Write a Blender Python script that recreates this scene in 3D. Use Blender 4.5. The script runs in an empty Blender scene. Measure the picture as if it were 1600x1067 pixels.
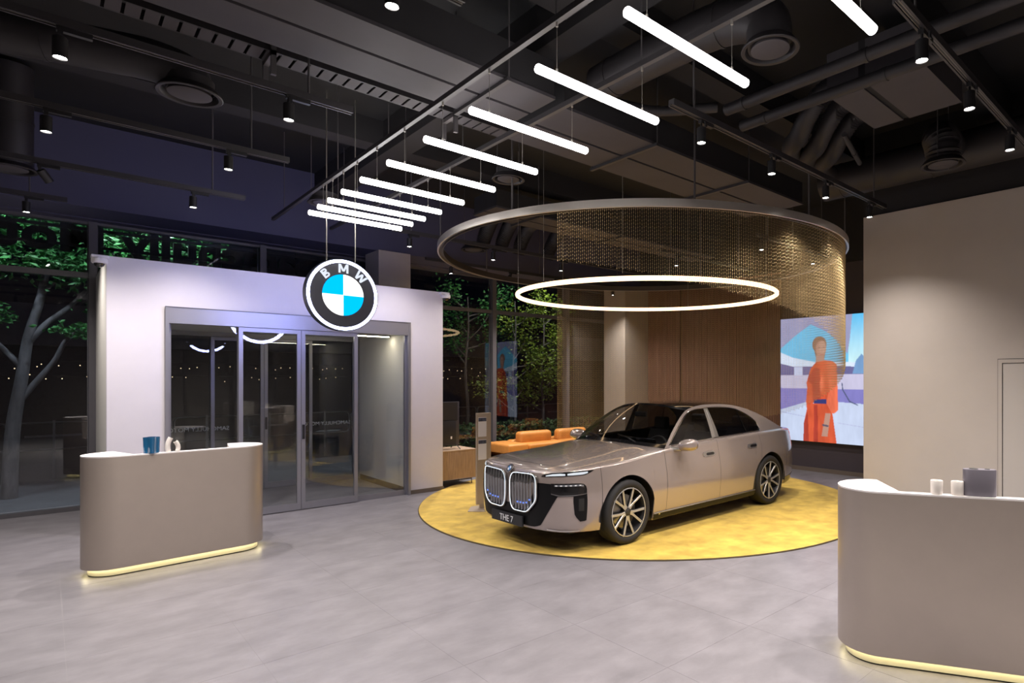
import bpy, bmesh, math, random
import numpy as np
from mathutils import Vector, Matrix

random.seed(7)
SC = bpy.context.scene
COL = SC.collection
PI = math.pi

# ------------------------------------------------------------------ camera
H = 2.0
YAW = 0.805338                      # world X axis lies this far right of the view axis
cam_d = bpy.data.cameras.new('camera')
cam = bpy.data.objects.new('camera', cam_d)
COL.objects.link(cam)
cam.location = (0, 0, H)
cam.rotation_euler = (PI / 2, 0, -(PI / 2 - YAW))
cam_d.sensor_width = 36.0
cam_d.lens = 927.88 / 1600 * 36.0
cam_d.shift_x = -(963.62 - 800) / 1600
cam_d.shift_y = (591.46 - 533.5) / 1600
cam_d.clip_start = 0.05
cam_d.clip_end = 200
SC.camera = cam

# ------------------------------------------------------------------ world, exposure
world = bpy.data.worlds.new('night')
SC.world = world
world.use_nodes = True
bg = world.node_tree.nodes['Background']
bg.inputs[0].default_value = (0.030, 0.036, 0.075, 1)
bg.inputs[1].default_value = 0.35
SC.view_settings.view_transform = 'Standard'
SC.view_settings.look = 'None'
SC.view_settings.exposure = 0.45
SC.view_settings.gamma = 1.0
SC.view_settings.use_curve_mapping = False
SC.cycles.max_bounces = 8
SC.cycles.diffuse_bounces = 4
SC.cycles.glossy_bounces = 4
SC.cycles.transmission_bounces = 6
SC.cycles.transparent_max_bounces = 24
SC.cycles.sample_clamp_indirect = 6.0
SC.cycles.caustics_reflective = False
SC.cycles.caustics_refractive = False

# light levels (lamps themselves are built with their fixtures further down)
SPOT_W = 50.0
TUBE_E = 11.0
HALO_E = 2.6
SIGN_E = 12.0
SCREEN_E = 0.74
SLOT_E = 26.0
DESK_E = 9.0
TREE_FILL_W = 90.0  # power of the unseen lamps added to brighten the trees

# ------------------------------------------------------------------ materials
MATS = {}


def mat(name, col, rough=0.5, metal=0.0, coat=0.0, spec=0.5, var=0.0, scale=6.0, bump=0.0, bscale=40.0,
        stretch=None, emit=None, estr=0.0, coords='pos', sheen=0.0, col2=None, aniso=0.0):
    m = bpy.data.materials.new(name)
    m.use_nodes = True
    nt = m.node_tree
    b = nt.nodes['Principled BSDF']
    b.inputs['Base Color'].default_value = (*col, 1)
    b.inputs['Roughness'].default_value = rough
    b.inputs['Metallic'].default_value = metal
    b.inputs['Coat Weight'].default_value = coat
    b.inputs['Coat Roughness'].default_value = 0.03
    b.inputs['Specular IOR Level'].default_value = spec
    b.inputs['Sheen Weight'].default_value = sheen
    b.inputs['Anisotropic'].default_value = aniso
    if emit is not None:
        b.inputs['Emission Color'].default_value = (*emit, 1)
        b.inputs['Emission Strength'].default_value = estr
    if var > 0 or bump > 0:
        if coords == 'pos':
            g = nt.nodes.new('ShaderNodeNewGeometry'); src = g.outputs['Position']
        else:
            g = nt.nodes.new('ShaderNodeTexCoord'); src = g.outputs['Object']
        mp = nt.nodes.new('ShaderNodeMapping')
        nt.links.new(src, mp.inputs['Vector'])
        if stretch:
            mp.inputs['Scale'].default_value = stretch
    if var > 0:
        n = nt.nodes.new('ShaderNodeTexNoise')
        n.inputs['Scale'].default_value = scale
        n.inputs['Detail'].default_value = 6
        n.inputs['Roughness'].default_value = 0.62
        nt.links.new(mp.outputs[0], n.inputs['Vector'])
        r = nt.nodes.new('ShaderNodeValToRGB')
        c2 = col2 if col2 else tuple(min(1, c * (1 + var)) for c in col)
        c1 = tuple(c * (1 - var) for c in col)
        r.color_ramp.elements[0].position = 0.32
        r.color_ramp.elements[1].position = 0.70
        r.color_ramp.elements[0].color = (*c1, 1)
        r.color_ramp.elements[1].color = (*c2, 1)
        nt.links.new(n.outputs['Fac'], r.inputs['Fac'])
        nt.links.new(r.outputs[0], b.inputs['Base Color'])
    if bump > 0:
        n2 = nt.nodes.new('ShaderNodeTexNoise')
        n2.inputs['Scale'].default_value = bscale
        n2.inputs['Detail'].default_value = 4
        nt.links.new(mp.outputs[0], n2.inputs['Vector'])
        bp = nt.nodes.new('ShaderNodeBump')
        bp.inputs['Strength'].default_value = bump
        bp.inputs['Distance'].default_value = 0.01
        nt.links.new(n2.outputs['Fac'], bp.inputs['Height'])
        nt.links.new(bp.outputs[0], b.inputs['Normal'])
    MATS[name] = m
    return m


def emis(name, col, strength):
    m = bpy.data.materials.new(name)
    m.use_nodes = True
    nt = m.node_tree
    nt.nodes.remove(nt.nodes['Principled BSDF'])
    e = nt.nodes.new('ShaderNodeEmission')
    e.inputs[0].default_value = (*col, 1)
    e.inputs[1].default_value = strength
    nt.links.new(e.outputs[0], nt.nodes['Material Output'].inputs[0])
    MATS[name] = m
    return m


def glass(name, tint=(1, 1, 1), ior=1.5, rough=0.0, gain=1.0):
    m = bpy.data.materials.new(name)
    m.use_nodes = True
    nt = m.node_tree
    nt.nodes.remove(nt.nodes['Principled BSDF'])
    t = nt.nodes.new('ShaderNodeBsdfTransparent'); t.inputs[0].default_value = (*tint, 1)
    g = nt.nodes.new('ShaderNodeBsdfGlossy'); g.inputs['Roughness'].default_value = rough
    f = nt.nodes.new('ShaderNodeFresnel'); f.inputs['IOR'].default_value = ior
    gm = nt.nodes.new('ShaderNodeNewGeometry')      # same index from both faces of a thin sheet
    mr = nt.nodes.new('ShaderNodeMapRange')
    mr.inputs['To Min'].default_value = ior
    mr.inputs['To Max'].default_value = 1.0 / ior
    nt.links.new(gm.outputs['Backfacing'], mr.inputs['Value'])
    nt.links.new(mr.outputs[0], f.inputs['IOR'])
    mx = nt.nodes.new('ShaderNodeMixShader')
    nt.links.new(f.outputs[0], mx.inputs[0])
    nt.links.new(t.outputs[0], mx.inputs[1])
    nt.links.new(g.outputs[0], mx.inputs[2])
    nt.links.new(mx.outputs[0], nt.nodes['Material Output'].inputs[0])
    MATS[name] = m
    return m


# room
mat('tile', (0.208, 0.196, 0.213), 0.38, var=0.17, scale=2.6, bump=0.06, bscale=14, stretch=(1.0, 1.6, 1))
mat('grout', (0.30, 0.285, 0.29), 0.7)
mat('plaster', (0.50, 0.45, 0.41), 0.75, var=0.03, scale=2.0)
mat('vest_white', (0.66, 0.63, 0.68), 0.6, var=0.03, scale=2.0)
mat('vest_inner', (0.66, 0.65, 0.61), 0.6)
mat('ceil_black', (0.009, 0.0085, 0.010), 0.85, var=0.2, scale=1.5)
mat('ceil_grey', (0.017, 0.0155, 0.018), 0.8, var=0.1, scale=2)
mat('ceil_navy', (0.075, 0.072, 0.12), 0.8)
mat('panel_grey', (0.052, 0.046, 0.053), 0.7, var=0.08, scale=2)
mat('duct', (0.026, 0.023, 0.026), 0.55, var=0.12, scale=3, metal=0.2)
mat('track', (0.050, 0.046, 0.050), 0.45, metal=0.3)
mat('black', (0.012, 0.012, 0.013), 0.45)
mat('rod', (0.12, 0.11, 0.115), 0.45, metal=0.4)
mat('wire', (0.35, 0.33, 0.30), 0.4, metal=0.7)
mat('alu', (0.30, 0.295, 0.325), 0.38, metal=0.55)
mat('alu_dark', (0.090, 0.085, 0.095), 0.45, metal=0.4)
mat('mullion', (0.13, 0.125, 0.14), 0.45, metal=0.3)
mat('skirt', (0.16, 0.125, 0.10), 0.5)
mat('column', (0.40, 0.35, 0.30), 0.7, var=0.03)
mat('wall_dark', (0.060, 0.048, 0.060), 0.6)
mat('slat', (0.20, 0.105, 0.078), 0.42, var=0.25, scale=5, stretch=(4, 4, 0.6))
mat('slat_back', (0.04, 0.022, 0.018), 0.6)
mat('brass_strip', (0.32, 0.20, 0.13), 0.35, metal=0.8)
mat('door_paint', (0.53, 0.49, 0.455), 0.55)
mat('outside_ground', (0.085, 0.085, 0.10), 0.7, var=0.2, scale=2)
mat('asphalt', (0.018, 0.018, 0.020), 0.75, var=0.2, scale=3)
mat('wall_rear_m', (0.30, 0.27, 0.25), 0.8)
glass('pane', (0.96, 0.97, 0.98), 1.62)
glass('door_glass', (0.965, 0.98, 0.98), 1.55)

# ------------------------------------------------------------------ mesh helpers


class MB:
    def __init__(self):
        self.v = []
        self.f = []
        self.mi = []
        self.cur = 0

    def add(self, vs, fs):
        o = len(self.v)
        self.v.extend([tuple(map(float, p)) for p in vs])
        for f in fs:
            self.f.append(tuple(i + o for i in f))
            self.mi.append(self.cur)
        return self

    def box(self, x0, x1, y0, y1, z0, z1):
        vs = [(x0, y0, z0), (x1, y0, z0), (x1, y1, z0), (x0, y1, z0), (x0, y0, z1), (x1, y0, z1), (x1, y1, z1), (x0, y1, z1)]
        return self.add(vs, [(0, 3, 2, 1), (4, 5, 6, 7), (0, 1, 5, 4), (1, 2, 6, 5), (2, 3, 7, 6), (3, 0, 4, 7)])

    def hexa(self, b, t):
        return self.add(list(b) + list(t), [(0, 3, 2, 1), (4, 5, 6, 7), (0, 1, 5, 4), (1, 2, 6, 5), (2, 3, 7, 6), (3, 0, 4, 7)])

    def bbox(self, x0, x1, y0, y1, z0, z1, r=0.02, seg=3):
        """box with rounded edges"""
        bm = bmesh.new()
        bmesh.ops.create_cube(bm, size=1)
        for v in bm.verts:
            v.co = Vector(((x0 + x1) / 2 + v.co.x * (x1 - x0), (y0 + y1) / 2 + v.co.y * (y1 - y0), (z0 + z1) / 2 + v.co.z * (z1 - z0)))
        bmesh.ops.bevel(bm, geom=list(bm.edges), offset=r, segments=seg, affect='EDGES', profile=0.5)
        bm.verts.index_update()
        self.add([v.co[:] for v in bm.verts], [tuple(x.index for x in f.verts) for f in bm.faces])
        bm.free()
        return self

    def grid(self, P, flip=False, wrap_u=False):
        """P[i][j] points"""
        n = len(P); m = len(P[0])
        vs = [p for row in P for p in row]
        fs = []
        for i in range(n if wrap_u else n - 1):
            a = i; b = (i + 1) % n
            for j in range(m - 1):
                q = (a * m + j, b * m + j, b * m + j + 1, a * m + j + 1)
                fs.append(q[::-1] if flip else q)
        return self.add(vs, fs)

    def tube(self, path, r, seg=8, closed=False, caps=True, radii=None):
        P = [Vector(p) for p in path]
        n = len(P)
        rings = []
        up = None
        for i in range(n):
            if closed:
                t = P[(i + 1) % n] - P[i - 1]
            else:
                t = P[min(i + 1, n - 1)] - P[max(i - 1, 0)]
            t.normalize()
            if up is None:
                up = Vector((0, 0, 1)) if abs(t.z) < 0.9 else Vector((1, 0, 0))
            a = t.cross(up)
            if a.length < 1e-6:
                a = t.cross(Vector((0.3, 1, 0.2)))
            a.normalize()
            b = a.cross(t); b.normalize()
            up = b
            rr = radii[i] if radii is not None else r
            rings.append([P[i] + a * (rr * math.cos(2 * PI * k / seg)) + b * (rr * math.sin(2 * PI * k / seg)) for k in range(seg)])
        o = len(self.v)
        vs = [p for rg in rings for p in rg]
        fs = []
        for i in range(n if closed else n - 1):
            j = (i + 1) % n
            for k in range(seg):
                k2 = (k + 1) % seg
                fs.append((i * seg + k, i * seg + k2, j * seg + k2, j * seg + k))
        if caps and not closed:
            fs.append(tuple(range(seg - 1, -1, -1)))
            fs.append(tuple((n - 1) * seg + k for k in range(seg)))
        return self.add(vs, fs)

    def cyl(self, p0, p1, r, seg=16, r1=None):
        return self.tube([p0, p1], r, seg, radii=[r, r if r1 is None else r1])

    def lathe(self, prof, origin=(0, 0, 0), axis='z', seg=32, cap0=False, cap1=False):
        vs = []; fs = []
        m = len(prof)
        for k in range(seg):
            a = 2 * PI * k / seg
            for (r, h) in prof:
                c, s = r * math.cos(a), r * math.sin(a)
                p = (c, s, h) if axis == 'z' else ((c, h, s) if axis == 'y' else (h, c, s))
                vs.append((origin[0] + p[0], origin[1] + p[1], origin[2] + p[2]))
        for k in range(seg):
            k2 = (k + 1) % seg
            for j in range(m - 1):
                q = (k * m + j, k2 * m + j, k2 * m + j + 1, k * m + j + 1)
                fs.append(q if axis != 'y' else q[::-1])
        if cap0:
            fs.append(tuple(k * m for k in range(seg - 1, -1, -1)))
        if cap1:
            fs.append(tuple(k * m + m - 1 for k in range(seg)))
        return self.add(vs, fs)

    def prism(self, poly, z0, z1):
        n = len(poly)
        vs = [(x, y, z0) for x, y in poly] + [(x, y, z1) for x, y in poly]
        fs = [tuple(range(n - 1, -1, -1)), tuple(range(n, 2 * n))]
        fs += [(i, (i + 1) % n, n + (i + 1) % n, n + i) for i in range(n)]
        return self.add(vs, fs)

    def prism3(self, poly, off):
        """planar 3D polygon extruded by vector off"""
        n = len(poly)
        off = Vector(off)
        vs = [Vector(p) for p in poly] + [Vector(p) + off for p in poly]
        fs = [tuple(range(n - 1, -1, -1)), tuple(range(n, 2 * n))]
        fs += [(i, (i + 1) % n, n + (i + 1) % n, n + i) for i in range(n)]
        return self.add(vs, fs)

    def mesh(self, name, mats, smooth=None):
        me = bpy.data.meshes.new(name)
        me.from_pydata(self.v, [], self.f)
        for m in mats:
            me.materials.append(MATS[m] if isinstance(m, str) else m)
        if len(mats) > 1:
            me.polygons.foreach_set('material_index', self.mi)
        bm = bmesh.new()
        bm.from_mesh(me)
        bmesh.ops.remove_doubles(bm, verts=bm.verts, dist=1e-5)
        bmesh.ops.recalc_face_normals(bm, faces=bm.faces)
        if smooth is not None:
            lim = math.radians(smooth)
            for f in bm.faces:
                f.smooth = True
            for e in bm.edges:
                if len(e.link_faces) == 2 and e.calc_face_angle(0) > lim:
                    e.smooth = False
        bm.to_mesh(me)
        bm.free()
        me.update()
        return me

    def build(self, name, mats, parent=None, smooth=None, base=True):
        if isinstance(mats, str):
            mats = [mats]
        o = bpy.data.objects.new(name, None)
        if parent is not None:
            off = wloc(parent)
            self.v = [(x - off[0], y - off[1], z - off[2]) for x, y, z in self.v]
            loc = (0, 0, 0)
        elif base:
            A = np.array(self.v)
            lo, hi = A.min(0), A.max(0)
            loc = ((lo[0] + hi[0]) / 2, (lo[1] + hi[1]) / 2, lo[2])
            self.v = [(x - loc[0], y - loc[1], z - loc[2]) for x, y, z in self.v]
        else:
            loc = (0, 0, 0)
        me = self.mesh(name, mats, smooth)
        bpy.data.objects.remove(o)
        o = bpy.data.objects.new(name, me)
        COL.objects.link(o)
        o.location = loc
        if parent is not None:
            o.parent = parent
        return o


def wloc(o):
    x = Vector((0, 0, 0))
    while o is not None:
        x = x + o.location
        o = o.parent
    return x


def tag(o, label=None, cat=None, group=None, kind=None):
    if label: o['label'] = label
    if cat: o['category'] = cat
    if group: o['group'] = group
    if kind: o['kind'] = kind
    return o


def empty(name, loc, label=None, cat=None, group=None, kind=None, parent=None):
    o = bpy.data.objects.new(name, None)
    o.empty_display_size = 0.1
    COL.objects.link(o)
    if parent is not None:
        loc = Vector(loc) - wloc(parent)
        o.parent = parent
    o.location = loc
    return tag(o, label, cat, group, kind)


def link_copy(src, loc=None, parent=None, name=None):
    c = src.copy()
    COL.objects.link(c)
    c.parent = parent
    if loc is not None:
        c.location = loc
    return c


def copy_tree(o, parent=None):
    c = link_copy(o, parent=parent)
    for ch in list(o.children):
        copy_tree(ch, c)
    return c


def struct(name, mb, mats, parent=None, smooth=None):
    o = mb.build(name, mats, parent, smooth)
    if parent is None:
        o['kind'] = 'structure'
    return o


def text_mesh(name, body, size, depth, material, align='CENTER', bold=0.0):
    cu = bpy.data.curves.new(name, 'FONT')
    cu.body = body
    cu.size = size
    cu.extrude = depth
    cu.offset = bold
    cu.align_x = align
    cu.resolution_u = 4
    ob = bpy.data.objects.new(name, cu)
    COL.objects.link(ob)
    bpy.context.view_layer.update()
    dg = bpy.context.evaluated_depsgraph_get()
    me = bpy.data.meshes.new_from_object(ob.evaluated_get(dg))
    me.name = name
    bpy.data.objects.remove(ob)
    bpy.data.curves.remove(cu)
    me.materials.clear()
    me.materials.append(MATS[material] if isinstance(material, str) else material)
    o = bpy.data.objects.new(name, me)
    COL.objects.link(o)
    return o


def lerp(a, b, t):
    return a + (b - a) * t


def interp(x, pts):
    xs = [p[0] for p in pts]; ys = [p[1] for p in pts]
    return float(np.interp(x, xs, ys))


def sinterp(x, pts):
    """smooth (monotone cubic) interpolation"""
    xs = [p[0] for p in pts]; ys = [p[1] for p in pts]
    if x <= xs[0]: return ys[0]
    if x >= xs[-1]: return ys[-1]
    i = 0
    while xs[i + 1] < x: i += 1

    def slope(k):
        if k == 0: return (ys[1] - ys[0]) / (xs[1] - xs[0])
        if k == len(xs) - 1: return (ys[-1] - ys[-2]) / (xs[-1] - xs[-2])
        a = (ys[k] - ys[k - 1]) / (xs[k] - xs[k - 1]); b = (ys[k + 1] - ys[k]) / (xs[k + 1] - xs[k])
        if a * b <= 0: return 0.0
        return 2 * a * b / (a + b)
    h = xs[i + 1] - xs[i]; t = (x - xs[i]) / h
    m0, m1 = slope(i), slope(i + 1)
    return ((2 * t**3 - 3 * t**2 + 1) * ys[i] + (t**3 - 2 * t**2 + t) * h * m0 + (-2 * t**3 + 3 * t**2) * ys[i + 1] + (t**3 - t**2) * h * m1)


ORD = ['first', 'second', 'third', 'fourth', 'fifth', 'sixth', 'seventh', 'eighth', 'ninth', 'tenth']
# ================================================================== STRUCTURE
FY = 12.2          # facade plane
VY = 9.86          # vestibule front
SLAB = 5.6
HEAD = 4.40
BX = 11.9          # back wall with the screen
RX = 8.8           # light wall on the right


def px_of(x, y):
    d = math.cos(YAW) * x + math.sin(YAW) * y
    r = math.sin(YAW) * x - math.cos(YAW) * y
    return (963.62 + 927.88 * r / d, 591.46 + 927.88 * H / d) if d > 0.3 else None


floor = struct('floor', MB().box(-4, 12.6, -3.2, 12.35, -0.12, -0.0012), 'grout')
tile_me = MB().box(-0.4991, 0.4991, -0.4991, 0.4991, -0.02, 0.0).mesh('tile', ['tile'])
for i in range(-5, 13):
    for j in range(-9, 7):
        cx0 = 0.10 + i + 0.5; cy0 = 5.72 + j + 0.5
        if cx0 - .5 > 12.0 or cy0 - .5 > 12.2:
            continue
        seen = False
        for dx in (-.5, 0, .5):
            for dy in (-.5, 0, .5):
                p = px_of(cx0 + dx, cy0 + dy)
                if p and -60 < p[0] < 1660 and p[1] < 1130:
                    seen = True
        if not seen:
            continue
        t = bpy.data.objects.new('tile', tile_me)
        COL.objects.link(t)
        t.parent = floor
        t.location = (Vector((cx0, cy0, 0)) - floor.location)

# ceiling slab, perimeter beams
struct('ceiling', MB().box(-4, 12.6, -3.2, 12.6, SLAB, SLAB + .2), 'ceil_black')
struct('trim_1', MB().box(-4, BX, 11.95, 12.5, HEAD, SLAB), 'ceil_navy')
# side walls
struct('wall_left', MB().box(-4.1, -4, -3.2, 12.5, 0, SLAB), 'wall_rear_m')
struct('wall_front', MB().box(-4, 9, -3.3, -3.2, 0, SLAB), 'wall_rear_m')
wr = struct('wall_right', MB().box(RX, RX + .16, -3.2, 3.84, 0, HEAD), 'plaster')
struct('trim_2', MB().box(RX + .03, RX + .16, -3.2, 3.84, HEAD, SLAB), 'ceil_grey')
struct('wall_return', MB().box(RX + .16, 12.0, 3.74, 3.84, 0, SLAB), 'wall_dark')
struct('baseboard_right', MB().box(RX - .012, RX, -3.2, 3.84, 0, .07), 'skirt')

# flush door in the right wall
d3 = empty('door_3', (RX, 1.2, 0), kind='structure')
m = MB(); m.box(RX - .018, RX + .02, 2.055, 2.10, 0, 2.245); m.box(RX - .018, RX + .02, 1.05, 1.095, 0, 2.245); m.box(RX - .018, RX + .02, 1.095, 2.055, 2.20, 2.245)
m.build('door_frame', 'plaster', d3)
MB().box(RX - .008, RX + .02, 1.103, 2.047, .01, 2.192).build('door_leaf', 'door_paint', d3)
m = MB(); m.box(RX - .004, RX + .02, 2.047, 2.055, 0, 2.20); m.box(RX - .004, RX + .02, 1.095, 1.103, 0, 2.20); m.box(RX - .004, RX + .02, 1.103, 2.047, 2.192, 2.20)
m.box(RX - .004, RX + .02, 2.10, 2.107, 0, 2.252); m.box(RX - .004, RX + .02, 1.05, 2.107, 2.245, 2.252)
m.build('shadow_gap', 'black', d3)
m = MB(); m.cyl((RX - .05, 1.20, 1.05), (RX - .008, 1.20, 1.05), .012); m.box(RX - .06, RX - .04, 1.19, 1.32, 1.04, 1.06)
m.build('door_handle', 'alu', d3)

# back wall with fluted panels, a bronze joint strip
wb = struct('wall_back', MB().box(BX + .04, BX + .2, 3.84, 12.5, 0, SLAB), 'wall_dark')
bb = struct('baseboard_back', MB().box(BX + .015, BX + .04, 3.84, 7.06, 0, .085), 'skirt')
MB().box(BX + .012, BX + .04, 7.06, 11.13, 0, HEAD).build('panel_backing', 'slat_back', wb)
slat_me = MB().box(-.03, .012, -.0165, .0165, 0, HEAD - .01).mesh('slat', ['slat'])
y = 7.09
while y < 11.11:
    if abs(y - 9.93) > .04:
        s = bpy.data.objects.new('slat', slat_me)
        COL.objects.link(s); s.parent = wb
        s.location = Vector((BX, y, 0)) - wb.location
    y += .045
MB().box(BX - .035, BX + .012, 9.915, 9.945, 0, HEAD - .01).build('joint_strip', 'brass_strip', wb)
struct('trim_3', MB().box(BX - .25, BX + .04, 3.84, 12.5, HEAD, SLAB), 'ceil_grey')

# columns by the facade
struct('column_1', MB().box(4.50, 5.12, 11.13, 11.77, 2.96, HEAD + .02), 'column')
struct('column_2', MB().box(11.0, 11.9, 11.13, 11.95, 0, HEAD + .02), 'column')
struct('trim_4', MB().box(-4, BX, 11.2, 11.95, HEAD + .02, SLAB), 'ceil_navy')

# ---------------------------------------------------------------- glazed facade
n_win = 0
MX = [-4.0, -1.78, 0.52, 2.82, 5.18, 7.64, 9.87, 11.9]
for i in range(len(MX) - 1):
    a, b = MX[i] + .05, MX[i + 1] - .05
    n_win += 1
    w = empty('window_%d' % n_win, ((a + b) / 2, FY, 0), kind='structure')
    MB().box(a, b, FY - .006, FY + .006, 3.62, HEAD - .04).build('pane', 'pane', w)
    MB().box(a, b, FY - .05, FY + .05, 3.54, 3.62).build('transom', 'mullion', w)
    MB().box(a, b, FY - .05, FY + .05, HEAD - .04, HEAD + .02).build('window_head', 'mullion', w)
    if i not in (2, 3):
        MB().box(a, b, FY - .006, FY + .006, .06, 3.54).build('pane', 'pane', w)
        MB().box(a, b, FY - .06, FY + .06, 0, .06).build('window_sill', 'mullion', w)
for i, x in enumerate(MX[1:-1]):
    z0 = 3.2 if i in (2,) else 0
    m = MB(); m.box(x - .05, x + .05, FY - .09, FY + .09, z0, HEAD + .02)
    m.box(x - .065, x + .065, FY + .05, FY + .07, z0, HEAD + .02)
    struct('trim_%d' % (5 + i), m, 'mullion')

# ---------------------------------------------------------------- entrance vestibule
m = MB()
m.box(.55, 1.14, VY, VY + .12, 0, 3.55)
m.box(4.52, 5.14, VY, VY + .12, 0, 3.55)
m.box(1.14, 4.52, VY, VY + .12, 2.955, 3.55)
struct('wall_vestibule', m, 'vest_white')
m = MB(); m.box(.55, .66, VY + .12, FY - .1, 0, 3.55)
struct('wall_vestibule_side', m, 'vest_inner')
m = MB(); m.box(4.53, 5.14, VY + .12, FY - .1, 0, 2.80); m.box(5.03, 5.14, VY + .12, FY - .1, 2.80, 3.55)
struct('wall_vestibule_far', m, 'vest_inner')
struct('ceiling_vestibule', MB().box(.66, 4.53, VY + .12, FY + .1, 2.80, 2.95), 'vest_inner')
struct('trim_20', MB().box(.66, 5.03, FY - .05, FY + .05, 2.95, 3.2), 'mullion')
m = MB(); m.box(4.53, 5.15, VY - .012, VY, 0, .07); m.box(.54, 1.13, VY - .012, VY, 0, .07)
struct('baseboard_vestibule', m, 'skirt')
m = MB(); m.box(4.515, 4.53, VY + .14, FY - .12, 0, .10)
struct('baseboard_vestibule_inner', m, 'skirt')


def door_leaf(name, x0, x1, y, z1, pull):
    """framed glass leaf as a structure piece with its own stiles, rails, pane and pull"""
    d = empty(name, ((x0 + x1) / 2, y, 0), kind='structure')
    fw = .055
    m = MB(); m.box(x0, x0 + fw, y - .022, y + .022, .012, z1); m.box(x1 - fw, x1, y - .022, y + .022, .012, z1)
    m.build('stile', 'alu', d)
    m = MB(); m.box(x0 + fw, x1 - fw, y - .022, y + .022, z1 - .06, z1)
    m.build('top_rail', 'alu', d)
    m = MB(); m.box(x0 + fw, x1 - fw, y - .022, y + .022, .012, .115)
    m.build('bottom_rail', 'alu', d)
    MB().box(x0 + fw, x1 - fw, y - .005, y + .005, .115, z1 - .06).build('pane', 'door_glass', d)
    if pull:
        MB().box(pull - .018, pull + .018, y - .03, y - .021, 1.08, 1.30).build('door_pull', 'black', d)
    return d


def entrance(y, z1, n0, xs, track_mat):
    """header, jambs, two fixed side panes and two sliding leaves"""
    x0, xa, xb, xc, x1 = xs
    m = MB()
    m.box(x0 - .04, x0, y - .05, y + .10, 0, z1 + .215)
    m.box(x1, x1 + .04, y - .05, y + .10, 0, z1 + .215)
    struct('trim_door_jamb_%d' % n0, m, track_mat)
    struct('trim_door_header_%d' % n0, MB().box(x0, x1, y - .045, y + .10, z1, z1 + .215), track_mat)
    struct('trim_door_seam_%d' % n0, MB().box(x0 - .04, x1 + .04, y - .052, y - .02, z1 + .212, z1 + .222), 'alu_dark')
    for k, (a, b) in enumerate(((x0, xa + .03), (xc - .03, x1))):
        w = empty('window_%d' % (20 + n0 * 2 + k), ((a + b) / 2, y + .06, 0), kind='structure')
        m = MB(); m.box(a, b, y + .035, y + .085, 0, .085)
        m.build('bottom_rail', 'alu', w)
        m = MB(); m.box(a, a + .03, y + .035, y + .085, .085, z1); m.box(b - .03, b, y + .035, y + .085, .085, z1)
        m.build('stile', 'alu', w)
        MB().box(a + .03, b - .03, y + .055, y + .065, .085, z1).build('pane', 'door_glass', w)
    door_leaf('door_%d' % (n0 * 2 - 1 + (3 if n0 > 1 else 0)), xa, xb - .003, y, z1 - .006, None)
    door_leaf('door_%d' % (n0 * 2 + (3 if n0 > 1 else 0)), xb + .003, xc, y, z1 - .006, xb + .03)


entrance(VY, 2.74, 1, (1.18, 1.98, 2.80, 3.64, 4.48), 'alu')
entrance(FY, 2.73, 2, (1.20, 2.04, 2.85, 3.66, 4.46), 'alu')
# side infill of the outer door set
m = MB(); m.box(.66, 1.16, FY - .05, FY + .08, 0, 2.95); m.box(4.53, 5.03, FY - .1, FY + .08, 0, 2.95)
struct('wall_vestibule_outer', m, 'vest_inner')

# ---------------------------------------------------------------- outside ground
struct('pavement', MB().box(-14, 30, 12.35, 16.2, -.14, -.02), 'outside_ground')
struct('road', MB().box(-14, 40, 16.2, 60, -.24, -.10), 'asphalt')
# ================================================================== CAR (local frame: l back from the nose, w across, z up)
mat('paint', (0.40, 0.335, 0.31), 0.20, metal=0.45, coat=1.0)
mat('gloss_black', (0.008, 0.008, 0.009), 0.10, coat=0.6)
mat('inlet_black', (0.006, 0.006, 0.007), 0.35, spec=0.2)
mat('matt_black', (0.014, 0.014, 0.015), 0.6)
mat('chrome', (0.72, 0.71, 0.70), 0.12, metal=1.0)
mat('satin_alu', (0.62, 0.60, 0.58), 0.28, metal=0.9)
mat('rim_dark', (0.045, 0.045, 0.048), 0.3, metal=0.5)
mat('rim_face', (0.60, 0.59, 0.58), 0.30, metal=0.6)
mat('tyre', (0.018, 0.017, 0.018), 0.75, bump=0.15, bscale=90, coords='obj')
mat('disc', (0.35, 0.34, 0.33), 0.35, metal=0.9)
mat('cabin', (0.020, 0.019, 0.020), 0.6)
mat('cabin_grey', (0.055, 0.052, 0.052), 0.55)
mat('plate_black', (0.014, 0.015, 0.018), 0.4)
mat('white_print', (0.75, 0.76, 0.78), 0.5)
mat('badge_blue', (0.05, 0.22, 0.55), 0.3)
mat('slat_chrome', (0.30, 0.30, 0.31), 0.22, metal=1.0)
mat('lamp_clear', (0.30, 0.32, 0.36), 0.12, metal=0.6)
emis('drl', (0.88, 0.94, 1.0), 0.62)
emis('grille_glow', (0.82, 0.90, 1.0), 1.2)
emis('grille_spark', (0.18, 0.30, 0.9), 0.8)
mat('tail_red', (0.45, 0.02, 0.02), 0.15, coat=0.5, emit=(1, .05, .04), estr=0.25)
glass('car_glass', (0.62, 0.62, 0.62), 1.5)
glass('car_glass_dark', (0.16, 0.16, 0.17), 1.5)

OUTL = [(0, 0), (0.0, .25), (.012, .45), (.04, .58), (.10, .72), (.19, .82), (.33, .895), (.55, .945), (.8, .97), (1.05, .98), (1.6, .985),
        (2.4, .99), (3.2, 1.0), (3.8, 1.0), (4.265, .99), (4.7, .955), (5.0, .90), (5.2, .83), (5.34, .72), (5.42, .55), (5.46, .3), (5.47, 0)]


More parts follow.
